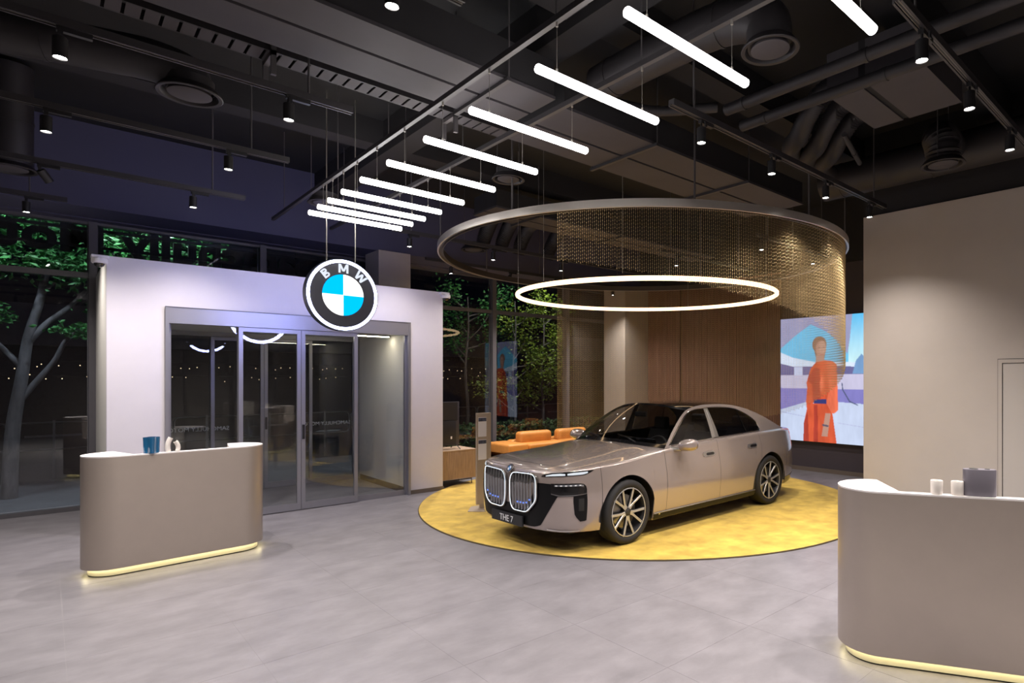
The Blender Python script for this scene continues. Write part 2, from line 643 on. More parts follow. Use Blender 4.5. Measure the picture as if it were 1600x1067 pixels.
def catmull(P, n=12):
    P = np.array(P, float)
    Q = np.vstack([2 * P[0] - P[1], P, 2 * P[-1] - P[-2]])
    o = []
    for i in range(1, len(Q) - 2):
        p0, p1, p2, p3 = Q[i - 1:i + 3]
        t0 = 0; t1 = t0 + np.linalg.norm(p1 - p0)**.5; t2 = t1 + np.linalg.norm(p2 - p1)**.5; t3 = t2 + np.linalg.norm(p3 - p2)**.5
        for t in np.linspace(t1, t2, n, endpoint=False):
            A1 = (t1 - t) / (t1 - t0) * p0 + (t - t0) / (t1 - t0) * p1
            A2 = (t2 - t) / (t2 - t1) * p1 + (t - t1) / (t2 - t1) * p2
            A3 = (t3 - t) / (t3 - t2) * p2 + (t - t2) / (t3 - t2) * p3
            B1 = (t2 - t) / (t2 - t0) * A1 + (t - t0) / (t2 - t0) * A2
            B2 = (t3 - t) / (t3 - t1) * A2 + (t - t1) / (t3 - t1) * A3
            o.append((t2 - t) / (t2 - t1) * B1 + (t - t1) / (t2 - t1) * B2)
    o.append(P[-1])
    return np.array(o)


PLN = catmull(OUTL)
SAR = np.r_[0, np.cumsum(np.hypot(*np.diff(PLN, axis=0).T))]
STOT = SAR[-1]
TNG = np.gradient(PLN, axis=0)
TNG /= np.linalg.norm(TNG, axis=1)[:, None]
TNG[0] = (0, 1); TNG[-1] = (0, -1)
LIDX = int(np.argmax(PLN[:, 1]))


def s_of_l(l):
    """arc position on the flank for a given length position"""
    k0 = 40
    return float(np.interp(l, PLN[k0:, 0], SAR[k0:]))


HUBS = (1.05, 4.265)
WZ = .384
ARCH = .452


def plan(s):
    l = np.interp(s, SAR, PLN[:, 0]); w = np.interp(s, SAR, PLN[:, 1])
    tx = np.interp(s, SAR, TNG[:, 0]); ty = np.interp(s, SAR, TNG[:, 1])
    n = math.hypot(tx, ty) or 1
    return l, w, -ty / n, tx / n      # outward normal (l, w)


INS_F = [(.2, .06), (.27, .02), (.33, 0), (.6, 0), (.8, .008), (.88, .022), (.93, .045)]
INS_S = [(.15, .10), (.22, .055), (.30, .030), (.42, .016), (.60, 0), (.74, .006), (.84, .020), (.92, .036), (1.0, .052), (1.1, .075), (1.16, .09)]
INS_R = [(.25, .07), (.35, .02), (.5, 0), (.7, 0), (.9, .01), (1.0, .03), (1.1, .05), (1.14, .06)]


def inset(s, z):
    if s < .45: return sinterp(z, INS_F)
    if s < 1.25:
        t = (s - .45) / .8; t = t * t * (3 - 2 * t)
        return lerp(sinterp(z, INS_F), sinterp(z, INS_S), t)
    if s < STOT - 1.4: return sinterp(z, INS_S)
    if s < STOT - .6:
        t = (s - STOT + 1.4) / .8; t = t * t * (3 - 2 * t)
        return lerp(sinterp(z, INS_S), sinterp(z, INS_R), t)
    return sinterp(z, INS_R)


S_A = s_of_l(.5)
ZSH = [(0, .935), (.55, .94), (.9, .957), (S_A, .975), (s_of_l(1.07), 1.0), (s_of_l(1.8), 1.07), (s_of_l(2.6), 1.105), (s_of_l(3.0), 1.125), (s_of_l(4.0), 1.15),
       (s_of_l(4.8), 1.155), (s_of_l(5.15), 1.14), (STOT - .5, 1.14), (STOT, 1.145)]
ZLO = [(0, .265), (.55, .275), (1.05, .255), (s_of_l(.60), .24), (s_of_l(1.5), .205), (s_of_l(3.8), .205), (s_of_l(4.72), .26), (STOT - .8, .30), (STOT, .32)]


def zsh(s): return sinterp(s, ZSH)


def zlow(s):
    l = plan(s)[0]
    for h in HUBS:
        d = abs(l - h)
        if d < .4405 and .7 < s < STOT - .7:
            return WZ + math.sqrt(max(ARCH**2 - d * d, 0)) * (1 - .02)
    return interp(s, ZLO)


def body_pt(s, z, off=0.0, side=-1):
    l, w, nl, nw = plan(s)
    k = off - inset(s, z)
    return (l + nl * k, side * (w + nw * k), z)


RSH = .05


def top_pt(s, side=-1, off=0.0):
    l, w, nl, nw = plan(s)
    zt = zsh(s)
    k = off - inset(s, zt - RSH) - RSH
    return (l + nl * k, side * (w + nw * k), zt)


def wall_col(s, side, n=13, off=0.0, z0=None, lw=None):
    """column of points from the lower edge up over the shoulder"""
    zl = zlow(s) if z0 is None else z0
    zt = zsh(s)
    P = []
    for i in range(n):
        t = i / (n - 1)
        z = lerp(zl, zt - RSH, t)
        ss = s + (lw(z) if lw else 0)
        P.append(body_pt(ss, z, off, side))
    for i in range(1, 6):
        a = i / 5 * PI / 2
        l, w, nl, nw = plan(s)
        k = off - inset(s, zt - RSH) - RSH * (1 - math.cos(a))
        P.append((l + nl * k, side * (w + nw * k), zt - RSH + RSH * math.sin(a)))
    return P


CAR_A = math.radians(1.055)
car = empty('car', (3.967, 5.966, 0), 'metallic grey-beige luxury sedan with black roof and illuminated twin grille on the yellow carpet', 'car')
CUX = Vector((math.cos(CAR_A), math.sin(CAR_A), 0)); CUY = Vector((-math.sin(CAR_A), math.cos(CAR_A), 0))
car.rotation_euler = (0, 0, CAR_A)


def cbuild(mb, name, mats, parent=None, smooth=None):
    """mesh given in car-local coordinates"""
    if isinstance(mats, str): mats = [mats]
    me = mb.mesh(name, mats, smooth)
    o = bpy.data.objects.new(name, me)
    COL.objects.link(o)
    o.parent = parent or car
    return o


def s_list(s0, s1, step=.025):
    n = max(2, int((s1 - s0) / step) + 1)
    L = list(np.linspace(s0, s1, n))
    for h in HUBS:
        for e in (-.4412, -.4398, .4398, .4412):
            q = s_of_l(h + e)
            if s0 < q < s1: L.append(q)
        for e in (-.43, -.415, -.4, .4, .415, .43):
            q = s_of_l(h + e)
            if s0 < q < s1: L.append(q)
    return sorted(L)


def flank(s0, s1, side, lw0=None, lw1=None, off=0.0, step=.025):
    L = s_list(s0, s1, step)

    def mk(s):
        if lw0 is None and lw1 is None: return None
        a = 1 - min(1, (s - s0) / .3); b = 1 - min(1, (s1 - s) / .3)
        a = a * a * (3 - 2 * a); b = b * b * (3 - 2 * b)
        return lambda z: (lw0(z) * a if lw0 else 0) + (lw1(z) * b if lw1 else 0)
    return [wall_col(s, side, off=off, lw=mk(s)) for s in L]


def rear_cut(z):          # the rear door edge sweeps forward round the arch
    return interp(z, [(.2, -.17), (.3, -.165), (.5, -.13), (.65, -.08), (.78, -.01), (.94, .035), (1.06, .02), (1.15, 0)])


G = .003
SP = [s_of_l(.62), s_of_l(1.735), s_of_l(2.885), s_of_l(3.985)]
for side in (-1, 1):
    fl = side > 0
    m = MB(); m.grid(flank(SP[0] + G, SP[1] - G, side), flip=fl); cbuild(m, 'fender', 'paint', smooth=35)
    m = MB(); m.grid(flank(SP[1] + G, SP[2] - G, side), flip=fl); fd = cbuild(m, 'front_door', 'paint', smooth=35)
    m = MB(); m.grid(flank(SP[2] + G, SP[3] - G, side, lw1=rear_cut), flip=fl); rd = cbuild(m, 'rear_door', 'paint', smooth=35)
    m = MB(); m.grid(flank(SP[3] + G, s_of_l(5.02), side, lw0=rear_cut), flip=fl); cbuild(m, 'rear_quarter', 'paint', smooth=35)
    # flush handles: bright frame with a dark slot
    for dr, la, lb, zc in ((fd, 2.52, 2.79, .937), (rd, 3.62, 3.885, .962)):
        for part, mt, h, o1, ins in (('door_handle', 'satin_alu', .034, .006, 0), ('handle_slot', 'gloss_black', .018, .009, .07)):
            P = []
            for q in np.linspace(la + ins, lb - ins * .3, 9):
                s = s_of_l(q)
                e = min(1, min(q - la - ins, lb - ins * .3 - q) / .03 + .35)
                P.append([body_pt(s, zc - h * e + .016 * (q - la), o1, side), body_pt(s, zc + h * e + .016 * (q - la), o1, side)])
            m = MB(); m.grid(P, flip=fl)
            cbuild(m, part, mt, parent=dr)
    # sill: black insert and bright strip
    P = []; Q = []
    for q in np.linspace(1.50, 3.80, 40):
        s = s_of_l(q)
        P.append([body_pt(s, .212, .012, side), body_pt(s, .25, .014, side), body_pt(s, .278, .008, side)])
        Q.append([body_pt(s, .281, .006, side), body_pt(s, .290, .014, side), body_pt(s, .300, .006, side)])
    cbuild(MB().grid(P, flip=fl), 'sill_insert', 'inlet_black', smooth=40)
    P0 = [body_pt(s_of_l(1.49), .235, .004, side), body_pt(s_of_l(1.62), .27, .013, side), body_pt(s_of_l(1.60), .300, .006, side), body_pt(s_of_l(1.49), .262, .004, side)]
    mq = MB().grid(Q, flip=fl); mq.add(P0, [(0, 1, 2, 3)])
    cbuild(mq, 'sill_strip', 'satin_alu', smooth=40)
    # inner dark shell behind the panel gaps
    cbuild(MB().grid(flank(SP[0] - .1, s_of_l(5.0), side, off=-.014, step=.06), flip=fl), 'inner_shell', 'matt_black')
    # wheel housings
    for h in HUBS:
        P = []
        for a in np.linspace(-.12, PI + .12, 24):
            P.append([(h + .458 * math.cos(a), side * .955, WZ + .452 * math.sin(a)), (h + .458 * math.cos(a), side * .60, WZ + .452 * math.sin(a)), (h, side * .60, WZ)])
        cbuild(MB().grid(P), 'wheel_housing', 'matt_black')

# front bumper and rear bumper wrap round both corners
m = MB()
cols = [wall_col(s, 1, 15) for s in s_list(.02, SP[0] - G, .025)][::-1] + [wall_col(0.0, -1, 15)] + [wall_col(s, -1, 15) for s in s_list(.02, SP[0] - G, .025)]
m.grid(cols)
bumper = cbuild(m, 'front_bumper', 'paint', smooth=35)
m = MB()
sr0 = s_of_l(5.02) + G
cols = [wall_col(s, -1, 13) for s in np.linspace(sr0, STOT, 40)] + [wall_col(s, 1, 13) for s in np.linspace(sr0, STOT, 40)][::-1]
m.grid(cols)
rbump = cbuild(m, 'rear_bumper', 'paint', smooth=35)

# under tray
m = MB(); m.box(.25, .62, -.8, .8, .24, .3); m.box(.6, 1.5, -.58, .58, .2, .3); m.box(1.5, 3.8, -.86, .86, .19, .3); m.box(3.8, 4.75, -.58, .58, .2, .3); m.box(4.75, 5.3, -.7, .7, .28, .36)
cbuild(m, 'underbody', 'matt_black')


def coons(c0, c1, d0, d1, bump):
    """c0(u),c1(u) across (w), d0(v),d1(v) along; returns grid"""
    nu, nv = 41, 41
    P = []
    for j in range(nv):
        v = j / (nv - 1); row = []
        for i in range(nu):
            u = i / (nu - 1)
            a = (1 - v) * np.array(c0(u)) + v * np.array(c1(u))
            b = (1 - u) * np.array(d0(v)) + u * np.array(d1(v))
            c = (1 - u) * (1 - v) * np.array(c0(0)) + u * (1 - v) * np.array(c0(1)) + (1 - u) * v * np.array(c1(0)) + u * v * np.array(c1(1))
            p = a + b - c
            p[2] += bump(u, v)
            row.append(tuple(p))
        P.append(row)
    return P


SH0 = .66
S_COWL = s_of_l(1.80)


def hood_front(u):
    s = (u - .5) * 2 * SH0
    return top_pt(abs(s), -1 if s < 0 else 1)


def hood_side(side): return lambda v: top_pt(lerp(SH0, S_COWL, v), side)


we_c = abs(top_pt(S_COWL, 1)[1])


def cowl(u):
    x = (u - .5) * 2
    return (1.56 + (top_pt(S_COWL)[0] - 1.56) * x * x, x * we_c, 1.128 + (zsh(S_COWL) - 1.128) * x * x)


def hood_bump(u, v):
    x = abs(u - .5) * 2
    e = math.sin(PI * min(1, max(0, v)))**.8
    crown = .042 * (1 - x**2.4) * e
    k = lerp(.78, .60, v)
    ridge = .010 * e * max(0, 1 - abs(x - k) / .16)
    dip = -.006 * e * math.exp(-((x - k - .17) / .09)**2)
    return crown + ridge + dip


m = MB(); m.grid(coons(hood_front, cowl, hood_side(-1), hood_side(1), hood_bump))
hood = cbuild(m, 'hood', 'paint', smooth=30)
# shut line across the nose
G1 = coons(hood_front, cowl, hood_side(-1), hood_side(1), hood_bump)
row = [(p[0], p[1], p[2] + .0005) for p in G1[6]]
m = MB(); m.tube(row, .0025, 4); cbuild(m, 'hood_gap', 'matt_black', parent=hood)

# rear deck
S_DK0 = s_of_l(4.80); S_DK1 = STOT - .62


def deck_front(u):
    x = (u - .5) * 2
    p = top_pt(S_DK0)
    return (5.08 + (p[0] - 5.08) * x * x, x * abs(p[1]), 1.168 + (p[2] - 1.168) * x * x)


def deck_back(u):
    s = (u - .5) * 2
    return top_pt(STOT - abs(s) * .62, -1 if s < 0 else 1)


m = MB(); m.grid(coons(deck_front, deck_back, lambda v: top_pt(lerp(S_DK0, S_DK1, v), -1), lambda v: top_pt(lerp(S_DK0, S_DK1, v), 1),
                        lambda u, v: .012 * math.sin(PI * v) * (1 - (2 * u - 1)**2)))
cbuild(m, 'boot_lid', 'paint', smooth=30)

# ---------------------------------------------------------------- greenhouse
LTOP = [(q, abs(top_pt(s_of_l(q), 1)[1])) for q in np.linspace(1.6, 5.1, 71)]


def wtop(l): return interp(l, LTOP)


def zb0(l): return zsh(s_of_l(l))


def wg(l, z):
    h = max(0, z - zb0(l))
    return wtop(l) - .36 * h - .22 * h * h - .004


ZO = [(1.80, 1.072), (1.98, 1.225), (2.17, 1.36), (2.36, 1.475), (2.52, 1.545), (2.75, 1.588), (3.0, 1.603), (3.3, 1.600), (3.6, 1.577), (3.85, 1.535), (4.1, 1.468),
      (4.35, 1.382), (4.6, 1.283), (4.85, 1.185), (4.95, 1.155)]
ZT = [(1.90, 1.102), (2.10, 1.255), (2.28, 1.378), (2.46, 1.483), (2.60, 1.530), (2.80, 1.553), (3.1, 1.560), (3.4, 1.548), (3.65, 1.515), (3.85, 1.445), (4.02, 1.352),
      (4.09, 1.295), (4.115, 1.23), (4.12, 1.172)]
ZBW = [(1.90, 1.100), (2.4, 1.118), (2.9, 1.138), (3.4, 1.152), (4.0, 1.168), (4.12, 1.171)]


def gpt(l, z, side, off=0.0): return (l, side * (wg(l, z) + off), z)


def zo(l): return sinterp(l, ZO)


def zt(l): return sinterp(l, ZT)


def zbw(l): return interp(l, ZBW)


def bpil(z):               # rear edge and front edge of the centre pillar at height z
    t = (z - 1.14) / .41
    return lerp(2.85, 2.895, t), lerp(3.015, 2.99, t)


def pane_grid(l0, l1, side, off, n=24, e0=None, e1=None):
    P = []
    for i in range(n):
        t = i / (n - 1)
        col = []
        for j in range(7):
            q = j / 6
            l = lerp(l0, l1, t)
            for _ in range(3):
                z = lerp(zbw(min(max(l, 1.9), 4.12)), zt(min(max(l, 1.9), 4.12)), q)
                a = e0(z) if e0 else l0
                b = e1(z) if e1 else l1
                l = lerp(a, b, t)
            col.append(gpt(l, z, side, off))
        P.append(col)
    return P


for side in (-1, 1):
    fl = side > 0
    # painted side frame: roof rail, screen pillar, rear pillar, belt
    P = [[gpt(l, z, side) for z in np.linspace(zb0(l), zo(l), 4)] for l in np.linspace(1.80, 1.90, 6)]
    m = MB(); m.grid(P, flip=fl)
    P = [[gpt(l, z, side) for z in np.linspace(zt(l), zo(l), 5)] for l in np.linspace(1.90, 4.12, 80)]
    m.grid(P, flip=fl)
    P = [[gpt(l, z, side) for z in np.linspace(zb0(l), zo(l), 9)] for l in np.linspace(4.12, 4.95, 30)]
    m.grid(P, flip=fl)
    P = [[gpt(l, z, side) for z in np.linspace(zb0(l), zbw(l), 3)] for l in np.linspace(1.90, 4.12, 60)]
    m.grid(P, flip=fl)
    cbuild(m, 'side_frame', 'paint', smooth=35)
    # glass
    cbuild(MB().grid(pane_grid(1.90, 2.85, side, -.008, e1=lambda z: bpil(z)[0]), flip=fl), 'front_side_window', 'car_glass', smooth=40)
    dv = lambda z: lerp(3.735, 3.66, (z - 1.16) / .36)
    cbuild(MB().grid(pane_grid(3.0, 3.72, side, -.008, e0=lambda z: bpil(z)[1], e1=lambda z: dv(z) - .006), flip=fl), 'rear_side_window', 'car_glass_dark', smooth=40)
    cbuild(MB().grid(pane_grid(3.72, 4.12, side, -.008, e0=lambda z: dv(z) + .006), flip=fl), 'quarter_window', 'car_glass_dark', smooth=40)
    # centre pillar
    P = []
    for q in np.linspace(0, 1, 6):
        z = lerp(1.135, 1.56, q); a, b = bpil(z); c = (a + b) / 2
        P.append([gpt(a, z, side, -.002), gpt(c - .004, z, side, .0), gpt(c, z, side, -.006), gpt(c + .004, z, side, .0), gpt(b, z, side, -.002)])
    cbuild(MB().grid(P), 'centre_pillar', 'satin_alu')
    # bright surround of the side windows
    loop = [gpt(l, zt(l), side, .002) for l in np.linspace(1.90, 4.119, 60)] + [gpt(l, zbw(l), side, .002) for l in np.linspace(4.11, 1.92, 40)]
    cbuild(MB().tube(loop, .0085, 6, closed=True), 'window_trim', 'chrome', smooth=60)
    m = MB(); m.tube([gpt(dv(z), z, side, -.004) for z in np.linspace(1.168, 1.512, 6)], .008, 6); cbuild(m, 'window_divider', 'gloss_black')

# windscreen


def scr_edge(t):
    l = lerp(1.80, 2.52, t); return l, zo(l)


def screen_grid(lo, hi, nv=17, nu=33, back=False):
    P = []
    for j in range(nv):
        t = j / (nv - 1)
        if not back:
            le, ze = scr_edge(t)
            lc, zc = lerp(1.56, 2.40, t), lerp(1.128, 1.618, t)
            zc += .028 * math.sin(PI * t)
        else:
            le = lerp(3.85, 4.95, t); ze = zo(le)
            lc, zc = lerp(3.97, 5.08, t), lerp(1.600, 1.168, t)
            zc += .045 * math.sin(PI * t)
        we_ = wg(le, ze)
        row = []
        for i in range(nu):
            x = lerp(-1, 1, i / (nu - 1))
            k = abs(x)**2.2
            row.append((lerp(lc, le, k), x * we_, lerp(zc, ze, k)))
        P.append(row)
    return P


SG = screen_grid(0, 1)
cbuild(MB().grid(SG), 'windscreen', 'car_glass', smooth=40)
BGD = screen_grid(0, 1, back=True)
cbuild(MB().grid(BGD), 'rear_window', 'car_glass_dark', smooth=40)
# black band under and round the screen
m = MB()
m.grid([[(p[0], p[1], p[2] + .002) for p in SG[0]], [(p[0], p[1], p[2] + .003) for p in SG[1]]])
m.grid([[(p[0], p[1], p[2] + .003) for p in SG[15]], [(p[0], p[1], p[2] + .003) for p in SG[16]]])
cbuild(m, 'screen_band', 'gloss_black', smooth=40)
m = MB()
for k, x0 in ((0, -.52), (1, .10)):
    p0 = Vector((1.62, x0, 1.150)); p1 = Vector((1.80, x0 + .50, 1.205 if k == 0 else 1.195))
    m.tube([p0, (p0 + p1) / 2 + Vector((0, 0, .012)), p1], .009, 6)
cbuild(m, 'wiper', 'matt_black')
# roof
P = []
for j in range(25):
    t = j / 24; row = []
    le = lerp(2.52, 3.85, t); ze = zo(le)
    we_ = wg(le, ze)
    for i in range(33):
        x = lerp(-1, 1, i / 32); k = abs(x)**2.2
        lf, lr = lerp(2.40, 2.52, k), lerp(3.97, 3.85, k)
        zc = lerp(1.618, 1.600, t) + .030 * math.sin(PI * t)
        row.append((lerp(lf, lr, t), x * we_, lerp(zc, ze, k)))
    P.append(row)
cbuild(MB().grid(P), 'roof', 'gloss_black', smooth=40)

# ---------------------------------------------------------------- nose


def fpatch(tab, side, off, n=5, par=None, name='x', m_='gloss_black', dens=6):
    """lofted patch on the nose: rows of (s, z low, z high)"""
    P = []
    for k in range(len(tab) - 1):
        for q in range(dens):
            t = q / dens
            s, a, b = (lerp(tab[k][i], tab[k + 1][i], t) for i in range(3))
            P.append([body_pt(s, lerp(a, b, j / (n - 1)), off, side) for j in range(n)])
    s, a, b = tab[-1]
    P.append([body_pt(s, lerp(a, b, j / (n - 1)), off, side) for j in range(n)])
    return cbuild(MB().grid(P, flip=side > 0), name, m_, parent=par, smooth=50)


KID = [(.045, .79), (.062, .84), (.095, .878), (.14, .893), (.29, .902), (.44, .906), (.482, .897), (.508, .872), (.518, .83), (.520, .72), (.516, .62), (.492, .575),
       (.43, .508), (.385, .474), (.34, .459), (.23, .455), (.135, .456), (.095, .473), (.068, .51), (.050, .58), (.045, .68)]
KIDS = catmull(KID + [KID[0]], 4)[:-1]


def kl(w): return -.010 + .9 * max(0, w - .42)**1.6     # grille face bends back at its outer edge


for side in (-1, 1):
    fl = side > 0
    # grille recess
    ce = np.array([.285, .68])
    m = MB()
    n = len(KIDS)
    ring0 = [(kl(w) - .006, side * w, z) for w, z in KIDS]
    ring1 = [(kl(w) + .012, side * (ce[0] + (w - ce[0]) * .96), ce[1] + (z - ce[1]) * .96) for w, z in KIDS]
    m.add(ring0 + ring1 + [(.012, side * ce[0], ce[1])], [(i, (i + 1) % n, n + (i + 1) % n, n + i) for i in range(n)] + [(n + i, n + (i + 1) % n, 2 * n) for i in range(n)])
    gr = cbuild(m, 'kidney_grille', 'gloss_black', smooth=40)
    # bright frame and light band
    m = MB(); m.tube([(kl(w) - .012, side * w, z) for w, z in KIDS], .011, 8, closed=True); cbuild(m, 'grille_frame', 'chrome', parent=gr, smooth=60)
    m = MB(); m.tube([(kl(w) - .021, side * (ce[0] + (w - ce[0]) * .985), ce[1] + (z - ce[1]) * .985) for w, z in KIDS], .0045, 6, closed=True)
    cbuild(m, 'light_band', 'grille_glow', parent=gr, smooth=60)
    # upright bars
    for k in range(8):
        w = lerp(.085, .485, k / 7)
        zs_ = sorted([KIDS[i][1] + (KIDS[(i + 1) % n][1] - KIDS[i][1]) * (w - KIDS[i][0]) / (KIDS[(i + 1) % n][0] - KIDS[i][0] + 1e-9)
                      for i in range(n) if (KIDS[i][0] - w) * (KIDS[(i + 1) % n][0] - w) <= 0 and abs(KIDS[(i + 1) % n][0] - KIDS[i][0]) > 1e-6])
        if len(zs_) < 2: continue
        z0, z1 = zs_[0] + .012, zs_[-1] - .012
        x = kl(w)
        pts = [(w - .013, 0), (w, -.020), (w + .013, 0)]
        m = MB()
        cs = []
        for z, kx in ((z0, .010), (lerp(z0, z1, .3), .002), (lerp(z0, z1, .75), -.002), (z1, .008)):
            cs.append([(x + dx + kx, side * a, z) for a, dx in pts])
        m.grid(cs, flip=fl)
        b = cbuild(m, 'grille_bar', 'slat_chrome', parent=gr)
        if 1 < k < 7:
            m = MB(); m.box(x - .021, x - .012, side * w - .011, side * w + .011, z0 + .082, z0 + .098); cbuild(m, 'grille_spark', 'grille_spark', parent=gr)
    # lower dark air inlet wedge
    fpatch([(0.0, .30, .52), (.29, .30, .52), (.40, .30, .60), (.47, .305, .72), (.515, .318, .806), (.563, .335, .807), (.60, .392, .806), (.672, .505, .804), (.712, .568, .80), (.772, .664, .80)],
           side, .004, name='air_inlet', m_='inlet_black')
    # lamp housing
    hl = fpatch([(.69, .70, .808), (.77, .668, .810), (.943, .668, .811), (1.03, .672, .808), (1.075, .676, .80), (1.105, .69, .775), (1.114, .70, .74)], side, .006, name='headlamp', m_='gloss_black')
    fpatch([(.735, .778, .797), (.90, .780, .799), (1.02, .778, .797), (1.07, .774, .788)], side, .012, name='headlamp_lens', m_='lamp_clear', par=hl)
    fpatch([(.70, .690, .703), (.80, .672, .684), (.95, .674, .684), (1.10, .684, .694)], side, .013, name='lamp_trim', m_='slat_chrome', par=hl)
    for k in range(6):
        s = lerp(.76, 1.03, k / 5)
        fpatch([(s - .012, .782, .794), (s + .012, .782, .794)], side, .0155, name='lamp_reflector', m_='white_print', par=hl, dens=2, n=2)
    # side air curtain
    ac = fpatch([(.951, .60, .669), (.965, .465, .672), (.985, .43, .673), (1.033, .378, .676), (1.09, .380, .682), (1.114, .385, .69), (1.118, .48, .62)], side, .006, name='air_curtain', m_='inlet_black')
    fpatch([(1.01, .50, .64), (1.075, .50, .64)], side, .010, name='curtain_slot', m_='matt_black', par=ac)
    # daytime light blade
    dl = fpatch([(.554, .879, .881), (.606, .878, .905), (.704, .884, .926), (.907, .893, .938), (1.05, .894, .942), (1.112, .898, .942), (1.18, .918, .942), (1.225, .937, .941)], side, .005, name='daytime_light', m_='gloss_black')
    fpatch([(.62, .884, .894), (.70, .891, .912), (.80, .896, .920), (.86, .898, .916)], side, .011, name='light_strip', m_='drl', par=dl)
    fpatch([(.885, .900, .918), (.95, .900, .926), (1.08, .903, .930), (1.14, .914, .930)], side, .011, name='light_strip', m_='drl', par=dl)
    # lower corner blade highlights
    fpatch([(.64, .285, .300), (.85, .272, .285), (1.03, .268, .276)], side, .010, name='bumper_blade', m_='satin_alu')
    # mirror
    mz = 1.115
    m = MB()
    prof = [(0, .0), (.02, .45), (.07, .8), (.14, 1.0), (.20, .97), (.215, .85)]
    P = []
    for d, sc in prof:
        rgp = []
        for k in range(20):
            a = 2 * PI * k / 20
            ca, sa = math.cos(a), math.sin(a)
            ca = math.copysign(abs(ca)**.75, ca); sa = math.copysign(abs(sa)**.75, sa)
            rgp.append((1.885 + d, side * (1.075 + .135 * ca * sc), mz + .015 * ca * sc + .082 * sa * sc))
        P.append(rgp)
    Pt = [list(r) + [r[0]] for r in P]
    m.grid(Pt)
    mo = cbuild(m, 'wing_mirror', 'paint', smooth=50)
    m = MB(); m.add([P[-1][k] for k in range(20)], [tuple(range(20))]); cbuild(m, 'mirror_glass', 'chrome', parent=mo)
    m = MB(); m.tube([(1.93, side * .86, 1.065), (1.96, side * .98, 1.058), (2.03, side * 1.14, 1.068), (2.06, side * 1.19, 1.085)], .018, 8, radii=[.026, .022, .018, .010])
    cbuild(m, 'mirror_arm', 'satin_alu', parent=mo, smooth=60)
    # tail lamp
    tl = []
    for q in np.linspace(STOT - .95, STOT - .35, 14):
        k = (q - (STOT - .95)) / .6
        tl.append([body_pt(q, lerp(1.045, 1.01, k), .004, side), body_pt(q, lerp(1.085, 1.075, k), .004, side)])
    cbuild(MB().grid(tl, flip=fl), 'tail_lamp', 'tail_red', smooth=40)
    tl = []
    for q in np.linspace(0, 1, 8):
        s = STOT - .80 + .04 * q
        z = lerp(1.02, .66, q)
        tl.append([body_pt(s, z, .006, side), body_pt(s + .05, z, .006, side)])
    cbuild(MB().grid(tl), 'rear_trim', 'satin_alu', smooth=40)
    tl = []
    for q in np.linspace(s_of_l(4.76), STOT, 24):
        tl.append([body_pt(q, zlow(q) - .005, .003, side), body_pt(q, zlow(q) + .10, .004, side)])
    cbuild(MB().grid(tl, flip=fl), 'rear_apron', 'gloss_black', smooth=40)

# number plate with the lettering
plate = cbuild(MB().bbox(-.045, -.018, -.312, .312, .278, .402, r=.006, seg=2), 'show_plate', 'plate_black')
t = text_mesh('plate_lettering', 'THE 7', .105, .001, 'white_print')
t.parent = plate
t.matrix_local = Matrix.Translation((-.0465, 0, .303)) @ Matrix(((0, 0, -1, 0), (-1, 0, 0, 0), (0, 1, 0, 0), (0, 0, 0, 1)))
# roundel on the nose


def disc(m, c, ax, ay, r0, r1, a0, a1, n=24):
    c, ax, ay = Vector(c), Vector(ax), Vector(ay)
    P = []
    for k in range(n + 1):
        a = lerp(a0, a1, k / n)
        d = ax * math.cos(a) + ay * math.sin(a)
        P.append([c + d * r0, c + d * r1])
    m.grid(P)


bc = Vector((.002, 0, .922)); bax = Vector((0, -1, 0)); bay = Vector((.55, 0, .84)).normalized(); bn = bax.cross(bay)
m = MB(); m.lathe([(0, 0), (.056, 0), (.056, .012), (.053, .015), (0, .015)], seg=28)
R_ = Matrix((bax, bay, bn)).transposed()
m.v = [tuple(bc + R_ @ Vector((x, y, z - .014))) for x, y, z in m.v]
badge = cbuild(m, 'nose_badge', 'chrome', smooth=40)
m = MB(); disc(m, bc + bn * .0018, bax, bay, .031, .051, 0, 2 * PI, 32); cbuild(m, 'badge_ring', 'plate_black', parent=badge)
for k, mt in ((0, 'white_print'), (1, 'badge_blue'), (2, 'white_print'), (3, 'badge_blue')):
    m = MB(); disc(m, bc + bn * .002, bax, bay, .0, .0305, k * PI / 2, (k + 1) * PI / 2, 8); cbuild(m, 'badge_quarter', mt, parent=badge)

# ---------------------------------------------------------------- wheels
TR, RR = .384, .290


